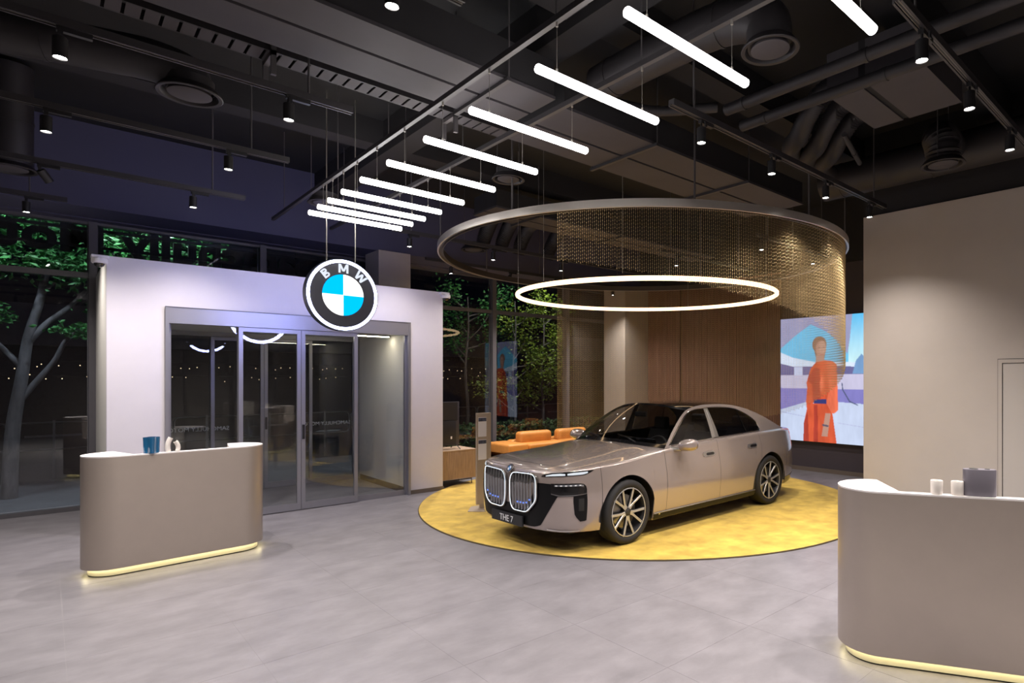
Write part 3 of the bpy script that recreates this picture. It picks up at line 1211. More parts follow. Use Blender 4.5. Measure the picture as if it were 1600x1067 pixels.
def wheel_meshes():
    out = {}
    m = MB()
    m.lathe([(.292, .02), (.305, .004), (.335, -.002), (.362, .004), (.378, .022), (.384, .05), (.384, .20), (.378, .228), (.36, .245), (.31, .245), (.292, .235)], axis='y', seg=56)
    out['tyre'] = m.mesh('tyre', ['tyre'], 40)
    m = MB()
    m.lathe([(.292, .03), (.288, .010), (.281, .008), (.276, .016), (.266, .05), (.258, .22), (.27, .235)], axis='y', seg=56)
    out['rim'] = m.mesh('rim', ['rim_dark'], 40)
    m = MB(); m.lathe([(.2905, .012), (.2905, .006), (.281, .004), (.279, .012)], axis='y', seg=56)
    out['rim_lip'] = m.mesh('rim_lip', ['rim_face'], 40)
    m = MB(); m.lathe([(0, .075), (.035, .075), (.20, .10), (.20, .115), (0, .115)], axis='y', seg=40)
    out['brake_disc'] = m.mesh('brake_disc', ['disc'], 40)
    m = MB(); m.lathe([(0, .020), (.026, .021), (.032, .028), (.062, .034), (.066, .06), (0, .06)], axis='y', seg=24)
    out['hub_cap'] = m.mesh('hub_cap', ['rim_dark'], 40)
    # one arm of a forked spoke: leaves the hub, bends at mid radius and runs to the rim
    for nm, sg in (('a', 1), ('b', -1)):
        m = MB()
        path = [(.045, .010 * sg), (.095, .016 * sg), (.135, .030 * sg), (.280, .088 * sg)]
        wd = [.016, .0155, .015, .017]
        dep = [.026, .030, .026, .012]
        for part in (0, 1):
            m.cur = part
            rows = []
            for (r, c), w_, d_ in zip(path, wd, dep):
                if part == 0:      # dark flanks
                    rows.append([(r, d_ + .004, c - w_), (r, d_ + .03, c - w_ * 1.15), (r, d_ + .03, c + w_ * 1.15), (r, d_ + .004, c + w_)])
                else:              # machined face with a dark groove
                    rows.append([(r, d_ + .004, c - w_), (r, d_, c - w_ * .8), (r, d_, c - w_ * .22), (r, d_ + .006, c - w_ * .12), (r, d_ + .006, c + w_ * .12), (r, d_, c + w_ * .22), (r, d_, c + w_ * .8), (r, d_ + .004, c + w_)])
            m.grid(rows)
        out['spoke_' + nm] = m.mesh('spoke', ['rim_dark', 'rim_face'], 30)
    m = MB(); m.lathe([(0, .0), (.011, .0), (.011, .012), (0, .012)], axis='y', seg=6)
    out['bolt'] = m.mesh('wheel_bolt', ['rim_dark'])
    return out


WM = wheel_meshes()
for side in (-1, 1):
    for h, rot in zip(HUBS, (.30, .10)):
        wl = bpy.data.objects.new('wheel', None); COL.objects.link(wl); wl.parent = car
        wl.location = (h, side * .968, WZ)
        if side > 0: wl.rotation_euler = (0, 0, PI)

        def sub(nm, me, rz=0.0):
            o = bpy.data.objects.new(nm, me); COL.objects.link(o); o.parent = wl
            o.rotation_euler = (0, rz, 0)
            return o
        for nm in ('tyre', 'rim', 'rim_lip', 'brake_disc', 'hub_cap'): sub(nm, WM[nm])
        for k in range(5):
            sub('spoke', WM['spoke_a'], rot + k * 2 * PI / 5); sub('spoke', WM['spoke_b'], rot + k * 2 * PI / 5)

# ---------------------------------------------------------------- cabin
m = MB(); m.box(1.75, 4.5, -.80, .80, .30, .36); m.box(4.45, 4.55, -.75, .75, .36, 1.10)
cbuild(m, 'cabin_floor', 'cabin')
m = MB(); m.bbox(1.68, 2.02, -.76, .76, .75, 1.085, r=.07, seg=4); m.bbox(1.95, 2.25, -.13, .13, .4, .80, r=.04)
cbuild(m, 'dashboard', 'cabin', smooth=40)
m = MB(); m.bbox(1.93, 1.955, -.60, .10, 1.02, 1.17, r=.01); cbuild(m, 'curved_display', 'gloss_black', smooth=40)
m = MB()
sw = []
for k in range(28):
    a = 2 * PI * k / 28
    sw.append((2.17 + .07 * math.sin(a), -.40 + .185 * math.cos(a), 1.00 + .172 * math.sin(a)))
m.tube(sw, .016, 8, closed=True)
m.bbox(2.13, 2.20, -.47, -.33, .955, 1.035, r=.02); m.tube([(2.17, -.58, 1.0), (2.17, -.22, 1.0)], .014, 6); m.tube([(2.17, -.40, 1.0), (1.98, -.40, .96)], .03, 8)
cbuild(m, 'steering_wheel', 'cabin_grey', smooth=50)
for lx, wy in ((2.55, -.40), (2.55, .40), (3.55, -.42), (3.55, .42)):
    m = MB()
    m.bbox(lx, lx + .55, wy - .26, wy + .26, .48, .66, r=.06, seg=4)
    P = []
    for t_ in np.linspace(0, 1, 6):
        c = lx + .50 + .20 * t_; z = .62 + .56 * t_; hw = .25 - .05 * t_
        P.append([(c - .07, wy - hw, z), (c - .09, wy - hw * .5, z), (c - .07, wy, z), (c - .09, wy + hw * .5, z), (c - .07, wy + hw, z), (c + .06, wy + hw * .9, z), (c + .06, wy - hw * .9, z), (c - .07, wy - hw, z)])
    m.grid(P)
    m.bbox(lx + .62, lx + .74, wy - .13, wy + .13, 1.17, 1.37, r=.04, seg=4)
    cbuild(m, 'seat', 'cabin_grey', smooth=50)
m = MB(); m.bbox(2.28, 2.31, -.11, .11, 1.43, 1.50, r=.012); cbuild(m, 'inner_mirror', 'matt_black')
# ================================================================== LARGE OBJECTS
# ---------------------------------------------------------------- round carpet
mat('carpet', (0.70, 0.43, 0.035), 0.9, var=0.36, scale=3.4, bump=0.5, bscale=160, stretch=(1, 1.0, 1), sheen=0.3, col2=(0.80, 0.55, 0.075))
mat('carpet_edge', (0.07, 0.05, 0.02), 0.9)
RC = (7.28, 6.99)
rug = empty('round_carpet', (RC[0], RC[1], 0), 'large round golden yellow carpet under the sedan', 'carpet')
m = MB(); m.lathe([(0, .018), (2.0, .018), (3.55, .018), (3.575, .016)], (RC[0], RC[1], 0), seg=128)
m.build('pile', 'carpet', rug, smooth=40)
m = MB(); m.lathe([(3.575, .016), (3.585, .010), (3.585, .0005)], (RC[0], RC[1], 0), seg=128)
m.build('bound_edge', 'carpet_edge', rug)
car.location.z = .018

# ---------------------------------------------------------------- hoop canopy with chain curtain
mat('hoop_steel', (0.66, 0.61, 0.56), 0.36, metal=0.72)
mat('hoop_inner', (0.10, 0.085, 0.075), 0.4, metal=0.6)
mat('chain', (0.80, 0.60, 0.31), 0.38, metal=0.78)
emis('halo', (1.0, 0.66, 0.36), HALO_E)
KC = (7.25, 6.97)
KZ = 3.96
hoop = empty('hoop_canopy', (KC[0], KC[1], KZ), 'large brushed steel hoop with a spiralling curtain of gold chains above the car', 'chandelier')
m = MB()
m.lathe([(3.20, .095), (3.29, .095), (3.29, 0), (3.265, 0), (3.265, .03)], (KC[0], KC[1], KZ), seg=144)
m.build('outer_band', 'hoop_steel', hoop, smooth=40)
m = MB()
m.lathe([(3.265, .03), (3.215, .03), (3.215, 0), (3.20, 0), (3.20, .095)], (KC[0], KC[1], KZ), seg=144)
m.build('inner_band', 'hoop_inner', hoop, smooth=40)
HANG = [(195, 5.4), (150, 5.4), (235, 5.4), (265, 5.4), (300, 5.4), (340, 5.4), (20, 5.4), (75, 5.4), (110, 5.4)]
for a, zt_ in HANG:
    a = math.radians(a)
    x, y = KC[0] + 3.245 * math.cos(a), KC[1] + 3.245 * math.sin(a)
    m = MB(); m.cyl((x, y, KZ + .09), (x, y, SLAB - .005), .012, 8); m.build('hanger_rod', 'rod', hoop, smooth=40)
ZCH = [(-154, 3.40), (-141, 3.27), (-130, 3.16), (-115, 2.99), (-106, 2.90), (-97, 2.80), (-80, 2.50), (-60, 2.10), (-37, 1.67), (-17, 1.34), (-8, 1.24), (30, .95), (78, .55)]
# chain links as slim octahedra, alternating their turn
RCH = 3.24
DA = math.degrees(.0240 / RCH)
vs = []; fs = []
LINK = .021
ang = -153.6
idx = 0
while ang < 77.5:
    q = math.floor((ang + 153.6) / 2.1) * 2.1 - 153.6
    zb_ = sinterp(q, ZCH)
    a = math.radians(ang)
    ca, sa = math.cos(a), math.sin(a)
    cx_, cy_ = KC[0] + RCH * ca, KC[1] + RCH * sa
    z = KZ + .03 + .007 * (idx % 3)
    k = 0
    while z > zb_:
        r1, r2 = (.0044, .0021) if k % 2 else (.0021, .0044)
        o = len(vs)
        zc = z - LINK / 2
        vs += [(cx_, cy_, z + .002), (cx_, cy_, z - LINK), (cx_ + ca * r1, cy_ + sa * r1, zc), (cx_ - ca * r1, cy_ - sa * r1, zc), (cx_ - sa * r2, cy_ + ca * r2, zc), (cx_ + sa * r2, cy_ - ca * r2, zc)]
        fs += [(o, o + 2, o + 4), (o, o + 4, o + 3), (o, o + 3, o + 5), (o, o + 5, o + 2), (o + 1, o + 4, o + 2), (o + 1, o + 3, o + 4), (o + 1, o + 5, o + 3), (o + 1, o + 2, o + 5)]
        z -= LINK
        k += 1
    ang += DA
    idx += 1
me = bpy.data.meshes.new('chain_curtain')
me.from_pydata([(x - KC[0], y - KC[1], z - KZ) for x, y, z in vs], [], fs)
me.materials.append(MATS['chain'])
me.update()
cur = bpy.data.objects.new('chain_curtain', me)
COL.objects.link(cur); cur.parent = hoop
tag(cur, 'curtain of fine gold chains with a stepped lower edge', kind='stuff')

# ---------------------------------------------------------------- glowing ring lamp
LZ = 3.37
lamp = empty('ring_lamp', (7.27, 6.86, LZ), 'warm white glowing ring lamp hanging inside the steel hoop', 'lamp')
RL = 2.13
pts = [(7.27 + RL * math.cos(2 * PI * k / 128), 6.86 + RL * math.sin(2 * PI * k / 128), LZ + .04 * math.sin(2 * PI * k / 128 - .8 + PI / 2)) for k in range(128)]
MB().tube(pts, .034, 10, closed=True).build('light_tube', 'halo', lamp, smooth=60)
for a in (180, 215, 325, 20, 92, 152):
    a = math.radians(a)
    x, y = 7.27 + RL * math.cos(a), 6.86 + RL * math.sin(a)
    m = MB(); m.cyl((x, y, LZ + .03), (x, y, SLAB - .005), .0035, 6); m.build('suspension_wire', 'wire', lamp)

# ---------------------------------------------------------------- ten tube lamps on two rails
emis('tube_white', (1.0, 0.96, 0.94), TUBE_E)
mat('tube_cap', (0.7, 0.7, 0.7), 0.4)
K = 2.05
TY = [1.1486, 1.5574, 1.9737, 2.3434, 2.7180, 3.0423, 3.3089, 3.5202, 3.6949, 3.8601]
TX0, TX1, TZ = 1.1387 * K, (1.1387 + .5745) * K, 2.0 + K
TYS = [K * .72] + [t * K for t in TY]
RAILZ = 4.42
tube0 = None
for i, y in enumerate(TYS):
    n = len(TYS) - i
    lab = 'white glowing tube lamp nearest the entrance, last of the row' if n == 1 else 'white glowing tube lamp, %s from the entrance doors' % (ORD[n - 1] if n <= 10 else 'farthest')
    if tube0 is None:
        t = empty('tube_lamp', (TX0, y, TZ), lab, 'lamp', 'tube lamps in a row on two rails')
        m = MB(); m.lathe([(0, 0), (.024, 0), (.030, .008), (.030, TX1 - TX0 - .008), (.024, TX1 - TX0), (0, TX1 - TX0)], (TX0, y, TZ), axis='x', seg=20)
        m.build('light_tube', 'tube_white', t, smooth=50)
        for x in (TX0 + .17, TX1 - .17):
            m = MB(); m.cyl((x, y, TZ + .035), (x, y, RAILZ), .0022, 6); m.cyl((x, y, TZ + .03), (x, y, TZ + .055), .008, 8); m.cyl((x, y, RAILZ - .03), (x, y, RAILZ), .009, 8)
            m.build('suspension_wire', 'wire', t)
        tube0 = t
    else:
        t = copy_tree(tube0)
        t.location.y = y
        t['label'] = lab
for k, x in enumerate((TX0 + .17, TX1 - .17)):
    r = empty('lamp_rail', (x, .5, RAILZ), 'grey ceiling rail carrying the ends of the tube lamps %s' % ('beside the big flat duct' if k == 0 else 'over towards the hoop'), 'rail', 'rails of the tube lamps')
    MB().box(x - .02, x + .02, .5, 10.2, RAILZ, RAILZ + .045).build('rail_profile', 'track', r)
    for y in (1.2, 3.2, 5.95, 7.4, 9.6):
        m = MB(); m.cyl((x, y, RAILZ + .04), (x, y, SLAB - .005), .006, 6); m.build('hanger_rod', 'rod', r)

# ---------------------------------------------------------------- round illuminated sign
emis('sign_white', (0.58, 0.62, 1.0), SIGN_E)
emis('sign_blue', (0.0, 0.42, 0.95), 1.15)
emis('sign_quarter', (1.0, 0.98, 0.93), 1.6)
emis('sign_letter', (0.62, 0.66, 0.74), 1.0)
emis('sign_back', (0.38, 0.42, 1.0), 52.0)
mat('sign_black', (0.040, 0.040, 0.055), 0.5)
mat('sign_rim', (0.05, 0.055, 0.075), 0.35, metal=0.4)
SGC = Vector((2.71, 7.81, 3.055))
SGR = .455
sa_ = math.radians(4.5)
sx = Vector((math.cos(sa_), math.sin(sa_), 0)); sn = Vector((sx.y, -sx.x, 0)); su = Vector((0, 0, 1))
sign = empty('emblem_sign', (SGC.x, SGC.y, SGC.z - SGR), 'round illuminated emblem sign with blue and white quarters hanging before the entrance', 'sign')


def sgp(a, b, c): return tuple(SGC + sx * a + su * b + sn * c)


def sring(r0, r1, z, a0=0, a1=2 * PI, n=64):
    P = []
    for k in range(n + 1):
        a = lerp(a0, a1, k / n)
        P.append([sgp(r0 * math.cos(a), r0 * math.sin(a), z), sgp(r1 * math.cos(a), r1 * math.sin(a), z)])
    return P


m = MB()
m.grid(sring(0, SGR * .985, -.085)); m.grid([[a[0], b[0]] for a, b in zip([[sgp(SGR * math.cos(2 * PI * k / 64), SGR * math.sin(2 * PI * k / 64), -.085)] for k in range(65)],
       [[sgp(SGR * math.cos(2 * PI * k / 64), SGR * math.sin(2 * PI * k / 64), .0)] for k in range(65)])]); m.grid(sring(SGR * .96, SGR, .0)); m.grid(sring(0, SGR * .9, -.004))
m.build('sign_case', 'sign_rim', sign, smooth=40)
MB().grid(sring(SGR * .86, SGR * .975, -.0868)).build('back_rim', 'sign_back', sign)
MB().grid(sring(SGR * .57, SGR * .86, -.0865)).build('back_ring', 'sign_black', sign)
for k in range(4):
    MB().grid(sring(0, SGR * .565, -.0868, k * PI / 2, (k + 1) * PI / 2, 16)).build('back_quarter', 'sign_quarter' if k % 2 else 'sign_blue', sign)
m = MB(); m.grid(sring(SGR * .895, SGR * .975, .004)); m.grid([[sgp(SGR * .895 * math.cos(2 * PI * k / 64), SGR * .895 * math.sin(2 * PI * k / 64), -.002), sgp(SGR * .895 * math.cos(2 * PI * k / 64), SGR * .895 * math.sin(2 * PI * k / 64), .004)] for k in range(65)])
m.build('light_rim', 'sign_white', sign)
MB().grid(sring(SGR * .575, SGR * .895, .001)).build('letter_ring', 'sign_black', sign)
for k in range(4):
    MB().grid(sring(0, SGR * .57, .003, k * PI / 2, (k + 1) * PI / 2, 16)).build('emblem_quarter', 'sign_quarter' if k % 2 == 0 else 'sign_blue', sign)


def stroke(p, q, w):
    p, q = Vector(p), Vector(q)
    d = (q - p).normalized(); n_ = Vector((-d.y, d.x)) * w / 2
    return [p + n_, p - n_, q - n_, q + n_]


LH, LW = .112, .027
LET = {
    'M': [[(-.062, 0), (-.036, 0), (-.036, LH), (-.062, LH)], [(.036, 0), (.062, 0), (.062, LH), (.036, LH)],
          [(-.062, LH), (-.032, LH), (.013, .020), (-.013, .020)], [(.062, LH), (.032, LH), (-.013, .020), (.013, .020)]],
    'W': [[(-.078, LH), (-.050, LH), (-.022, 0), (-.049, 0)], [(-.049, 0), (-.022, 0), (.013, LH * .92), (-.013, LH * .92)],
          [(.078, LH), (.050, LH), (.022, 0), (.049, 0)], [(.049, 0), (.022, 0), (-.013, LH * .92), (.013, LH * .92)]],
    'B': [[(-.046, 0), (-.019, 0), (-.019, LH), (-.046, LH)]],
}
for zc_, rr_ in ((LH * .26, LH * .26), (LH * .76, LH * .24)):
    for k in range(10):
        a0, a1 = -PI / 2 + PI * k / 10, -PI / 2 + PI * (k + 1) / 10
        ri = rr_ - LW * .8
        LET['B'].append([(.008 + rr_ * math.cos(a0), zc_ + rr_ * math.sin(a0)), (.008 + rr_ * math.cos(a1), zc_ + rr_ * math.sin(a1)), (.008 + ri * math.cos(a1), zc_ + ri * math.sin(a1)), (.008 + ri * math.cos(a0), zc_ + ri * math.sin(a0))])
    for sg in (-1, 1):
        LET['B'].append([(-.03, zc_ + sg * rr_), (.009, zc_ + sg * rr_), (.009, zc_ + sg * (rr_ - LW * .8)), (-.03, zc_ + sg * (rr_ - LW * .8))])
for ch, a in (('B', 131), ('M', 90), ('W', 49)):
    ar = math.radians(a)
    lx_ = Vector((math.sin(ar), -math.cos(ar))); ly_ = Vector((math.cos(ar), math.sin(ar)))
    c = ly_ * (SGR * .735 - LH / 2)
    m = MB()
    for k, q in enumerate(LET[ch]):
        P = [c + lx_ * u + ly_ * v_ for u, v_ in q]
        m.prism3([sgp(p.x, p.y, .0035 + .0002 * (k % 3)) for p in P], sn * .003)
    m.build('sign_letter', 'sign_letter', sign)
for dx in (-.19, .17):
    h = math.sqrt(SGR**2 - dx**2)
    p = sgp(dx, h - .01, -.04)
    m = MB(); m.cyl(p, (p[0], p[1], SLAB - .005), .007, 8); m.build('hanger_rod', 'wire', sign, smooth=40)

# ---------------------------------------------------------------- video wall
sm = bpy.data.materials.new('screen_image'); sm.use_nodes = True
nt = sm.node_tree; nt.nodes.remove(nt.nodes['Principled BSDF'])
e_ = nt.nodes.new('ShaderNodeEmission'); e_.inputs[1].default_value = SCREEN_E
at_ = nt.nodes.new('ShaderNodeVertexColor'); at_.layer_name = 'picture'
nt.links.new(at_.outputs[0], e_.inputs[0]); nt.links.new(e_.outputs[0], nt.nodes['Material Output'].inputs[0])
MATS['screen_image'] = sm
SY0, SY1, SZ0, SZ1 = 4.95, 7.04, .65, 3.32
NU, NV = 230, 300
U, V = np.meshgrid(np.linspace(0, 1, NU), np.linspace(0, 1, NV), indexing='ij')
# picture coordinates: u to the right (towards -Y), v downwards; units of the photo crop
PXX = 95 + U * 592
PYY = 52 + V * 808
IMG = np.zeros((NU, NV, 3))
IMG[:] = (.34, .34, .55)


def poly_mask(pts):
    inside = np.zeros(PXX.shape, bool)
    n = len(pts)
    for i in range(n):
        x0, y0 = pts[i]; x1, y1 = pts[(i + 1) % n]
        if y0 == y1: continue
        c = ((y0 > PYY) != (y1 > PYY)) & (PXX < (x1 - x0) * (PYY - y0) / (y1 - y0) + x0)
        inside ^= c
    return inside


def paint(pts, c): IMG[poly_mask(pts)] = c


def oval(cx, cy, rx, ry, c): IMG[((PXX - cx) / rx)**2 + ((PYY - cy) / ry)**2 < 1] = c


IMG[PXX > 500] = (.16, .58, .90)
g_ = (PXX > 535)
IMG[g_] = np.stack([lerp(.10, .62, np.clip((PYY[g_] - 40) / 300, 0, 1)), lerp(.55, .90, np.clip((PYY[g_] - 40) / 300, 0, 1)), np.full(g_.sum(), .96)], 1)
paint([(95, 40), (560, 40), (545, 200), (530, 300), (480, 215), (400, 145), (300, 92), (200, 155), (95, 240)], (.36, .36, .56))
paint([(95, 250), (200, 165), (300, 99), (400, 152), (480, 222), (532, 310), (532, 352), (330, 345), (200, 318), (95, 285)], (.17, .56, .85))
paint([(95, 275), (180, 312), (330, 345), (700, 352), (700, 378), (330, 378), (180, 372), (95, 350)], (.72, .82, 1.0))
paint([(95, 350), (180, 372), (700, 378), (700, 432), (95, 432)], (.16, .15, .33))
paint([(190, 374), (246, 376), (246, 440), (190, 440)], (.62, .68, .92))
paint([(580, 340), (612, 300), (660, 345), (660, 420), (560, 420)], (.20, .36, .62))
paint([(95, 430), (700, 422), (700, 522), (95, 516)], (.60, .57, .76))
paint([(95, 514), (700, 520), (700, 610), (470, 600), (270, 606), (95, 662)], (.25, .23, .58))
paint([(95, 660), (270, 604), (470, 598), (700, 612), (700, 900), (95, 900)], (.60, .68, .88))
paint([(95, 672), (300, 704), (300, 708), (95, 677)], (.48, .52, .75))
paint([(470, 728), (700, 755), (700, 759), (470, 732)], (.50, .53, .75))
# figure in a long orange dress
SK = (.52, .29, .22); OR1 = (.66, .105, .045); OR2 = (.42, .055, .035); OR3 = (.80, .17, .085)
oval(356, 232, 46, 52, (.30, .17, .12))
paint([(318, 250), (340, 340), (385, 335), (398, 270)], (.30, .17, .12))
oval(366, 262, 33, 56, SK)
oval(374, 250, 23, 42, (.60, .36, .28))
for ex in (356, 384):
    oval(ex, 252, 6, 3, (.26, .14, .11))
oval(371, 272, 5, 12, (.52, .30, .24)); oval(371, 296, 8, 3, (.40, .15, .13))
paint([(336, 300), (386, 310), (392, 350), (332, 350)], (.50, .29, .24))
paint([(300, 385), (335, 345), (395, 335), (440, 340), (462, 362), (470, 440), (455, 500), (460, 600), (400, 610), (320, 610), (285, 560), (272, 480)], OR1)
paint([(285, 430), (330, 380), (360, 390), (365, 600), (320, 610), (285, 560)], OR2)
paint([(400, 345), (440, 340), (465, 365), (470, 500), (474, 650), (450, 672), (398, 672), (386, 650), (420, 520)], OR3)
paint([(360, 470), (380, 420), (385, 500), (362, 540)], OR3)
paint([(280, 470), (310, 490), (318, 660), (275, 660), (270, 600)], OR1)
paint([(320, 588), (400, 582), (402, 612), (320, 614)], (.045, .05, .18))
paint([(300, 612), (402, 612), (440, 680), (470, 900), (250, 900), (255, 740), (275, 650)], OR1)
paint([(322, 620), (345, 620), (348, 900), (318, 900)], OR2)
paint([(255, 740), (280, 660), (290, 900), (250, 900)], OR2)
paint([(395, 672), (428, 672), (418, 745), (408, 820), (370, 822), (380, 760), (385, 735)], SK)
paint([(375, 742), (415, 748), (414, 760), (374, 754)], (.12, .10, .14))
paint([(500, 475), (505, 520), (545, 590), (592, 612), (592, 618), (540, 596), (498, 522), (494, 480)], (.10, .12, .22))
# folds, stone mottling and soft light across the picture
rg_ = np.random.RandomState(4)
def soft_noise(n, m):
    a = rg_.rand(n, m)
    xi = np.linspace(0, n - 1.001, NU); yi = np.linspace(0, m - 1.001, NV)
    x0 = xi.astype(int); y0 = yi.astype(int); fx = (xi - x0)[:, None]; fy = (yi - y0)[None]
    return (a[x0][:, y0] * (1 - fx) * (1 - fy) + a[x0 + 1][:, y0] * fx * (1 - fy) + a[x0][:, y0 + 1] * (1 - fx) * fy + a[x0 + 1][:, y0 + 1] * fx * fy)
nz = .5 * soft_noise(14, 10) + .3 * soft_noise(40, 16) + .2 * soft_noise(90, 30)
dress = (IMG[:, :, 0] > .38) & (IMG[:, :, 1] < .2)
IMG[dress] *= (.62 + .8 * nz[dress])[:, None]
IMG[~dress] *= (.88 + .24 * nz[~dress])[:, None]
# soften
for _ in range(1):
    B = IMG.copy()
    B[1:-1, 1:-1] = (IMG[1:-1, 1:-1] * 4 + IMG[:-2, 1:-1] + IMG[2:, 1:-1] + IMG[1:-1, :-2] + IMG[1:-1, 2:]) / 8
    IMG = B
scr = empty('video_wall', (BX, (SY0 + SY1) / 2, SZ0), 'bright video wall showing a figure in a long orange dress before a curved white building', 'screen')
MB().box(BX - .045, BX + .039, SY0 - .01, SY1 + .01, SZ0 - .01, SZ1 + .01).build('screen_case', 'black', scr)
sv = [(BX - .048, lerp(SY1, SY0, u), lerp(SZ1, SZ0, v)) for u in np.linspace(0, 1, NU) for v in np.linspace(0, 1, NV)]
sf = [(i * NV + j, i * NV + j + 1, (i + 1) * NV + j + 1, (i + 1) * NV + j) for i in range(NU - 1) for j in range(NV - 1)]
me = bpy.data.meshes.new('display'); off = wloc(scr)
me.from_pydata([(x - off.x, y - off.y, z - off.z) for x, y, z in sv], [], sf)
ca = me.color_attributes.new('picture', 'FLOAT_COLOR', 'POINT')
ca.data.foreach_set('color', np.concatenate([IMG.reshape(-1, 3), np.ones((NU * NV, 1))], 1).ravel())
me.materials.append(sm); me.update()
ds = bpy.data.objects.new('display', me); COL.objects.link(ds); ds.parent = scr

# ---------------------------------------------------------------- reception desks
mat('desk_body', (0.46, 0.395, 0.35), 0.36, metal=0.45, var=0.02)
mat('desk_top', (0.80, 0.76, 0.76), 0.4)
mat('desk_inner', (0.55, 0.50, 0.46), 0.5)
emis('desk_glow', (1.0, 0.86, 0.45), DESK_E)
mat('desk_plinth', (0.70, 0.66, 0.55), 0.5)


def desk(loc, rz, L, r, label):
    """stadium plan, straight front towards -y (local), lowered working bay at the back"""
    d = empty('reception_desk', (0, 0, 0), label, 'desk', 'reception desks')
    h = 1.22

    def stad(rr, n=20):
        P = []
        for k in range(n + 1):
            a = -PI / 2 + PI * k / n
            P.append((L / 2 + rr * math.cos(a), rr * math.sin(a)))
        P += [(L / 2 - .015, rr), (L / 2 - .025, rr), (-L / 2 + .025, rr), (-L / 2 + .015, rr)]
        for k in range(n + 1):
            a = PI / 2 + PI * k / n
            P.append((-L / 2 + rr * math.cos(a), rr * math.sin(a)))
        return P
    O = stad(r)
    n = 21

    def hgt(p):      # the wall drops behind the working bay
        return h if (p[1] < r * .95 or abs(p[0]) > L / 2 - .02) else .80
    m = MB()
    lo = [(x, y, .085) for x, y in O]; hi = [(x, y, hgt((x, y)) - .012) for x, y in O]
    m.grid([[a, b] for a, b in zip(lo, hi)], wrap_u=True)
    m.prism(stad(r - .004), .083, .086)
    m.build('desk_shell', 'desk_body', d, smooth=30)
    # bright top: a ledge along the front and a full D at each end, bay cut on the skew
    top = []
    I = r - .07
    for k in range(21):
        a = -PI / 2 + PI * k / 20
        top.append((L / 2 + r * math.cos(a), r * math.sin(a)))
    bx = L / 2 - .02
    top += [(bx, r), (bx - .10, -I), (-bx + .10, -I), (-bx, r)]
    for k in range(21):
        a = PI / 2 + PI * k / 20
        top.append((-L / 2 + r * math.cos(a), r * math.sin(a)))
    m = MB(); m.prism(top, h - .012, h); m.build('desk_top', 'desk_top', d)
    m = MB(); m.box(-L / 2, L / 2, -r + .07, r - .02, .74, .76); m.build('work_surface', 'desk_inner', d)
    m = MB()
    m.add([(bx, r, .76), (bx - .10, -I, .76), (bx - .10, -I, h - .012), (bx, r, h - .012)], [(0, 1, 2, 3)])
    m.add([(-bx, r, .76), (-bx + .10, -I, .76), (-bx + .10, -I, h - .012), (-bx, r, h - .012)], [(0, 1, 2, 3)])
    m.add([(bx - .10, -I, .76), (-bx + .10, -I, .76), (-bx + .10, -I, h - .012), (bx - .10, -I, h - .012)], [(0, 1, 2, 3)])
    m.build('bay_lining', 'desk_inner', d)
    m = MB(); m.prism(stad(r - .055), .012, .083); m.build('plinth', 'desk_plinth', d, smooth=30)
    m = MB(); m.grid([[(a[0], a[1], .0815), (b[0], b[1], .0815)] for a, b in zip(stad(r - .040), stad(r - .018))], wrap_u=True); m.build('plinth_light', 'desk_glow', d)
    m = MB(); m.prism(stad(r - .062), .0, .012); m.build('plinth_foot', 'black', d)
    d.location = loc
    d.rotation_euler = (0, 0, rz)
    return d


rz1 = math.radians(4)
DK1 = Vector((1.065, 8.11, 0))
desk1 = desk(DK1, rz1, 1.10, .27, 'taupe reception desk with rounded ends standing before the glass entrance')
u2 = Vector((.471, -.882, 0)); n2 = Vector((.882, .471, 0))
DK2 = Vector((4.38, 1.81, 0)) + u2 * .60
desk2 = desk(DK2, math.atan2(u2.y, u2.x), 1.20, .27, 'taupe reception desk with rounded ends cropped by the frame beside the flush door')


def on_desk(DK, rz, a, b):
    return Vector((DK.x + a * math.cos(rz) - b * math.sin(rz), DK.y + a * math.sin(rz) + b * math.cos(rz), 1.22))


# ---------------------------------------------------------------- things on the desks
mat('blue_glass', (0.010, 0.105, 0.24), 0.08, coat=0.5)
mat('ceramic', (0.78, 0.73, 0.68), 0.5)
mat('grey_pot', (0.17, 0.155, 0.185), 0.4)
p = on_desk(DK1, rz1, -.285, -.225)
v = empty('glass_vase', p, 'lobed blue glass vase on the desk by the entrance', 'vase')
P = []
for k in range(49):
    a = 2 * PI * k / 48
    rr = .062 + .010 * math.cos(4 * a)
    P.append([(p.x + rr * f * math.cos(a), p.y + rr * f * math.sin(a), p.z + z) for f, z in ((.0, .002), (.92, .002), (.95, .05), (.97, .12), (1.0, .168), (.92, .168), (.88, .04), (0, .03))])
MB().grid(P).build('vase_body', 'blue_glass', v, smooth=40)
for dx, ht, bend, r_, lab in ((-.140, .148, .045, .023, 'taller white curved ceramic tube vase beside the blue glass'), (-.062, .105, -.040, .021, 'shorter white curved ceramic tube vase on the desk by the entrance')):
    p = on_desk(DK1, rz1, dx, -.225)
    v = empty('tube_vase', p, lab, 'vase', 'pair of curved ceramic vases')
    pth = [(p.x + bend * ((q - .35)**2 * 1.5 - .18) * math.cos(rz1), p.y + bend * ((q - .35)**2 * 1.5 - .18) * math.sin(rz1), p.z + .002 + ht * q) for q in np.linspace(0, 1, 9)]
    MB().tube(pth, r_, 16).build('vase_body', 'ceramic', v, smooth=50)
    e = Vector(pth[-1]); dv_ = (e - Vector(pth[-2])).normalized()
    MB().tube([e, e + dv_ * .0012], r_ * .7, 16).build('vase_mouth', 'black', v)
rz2 = math.atan2(u2.y, u2.x)
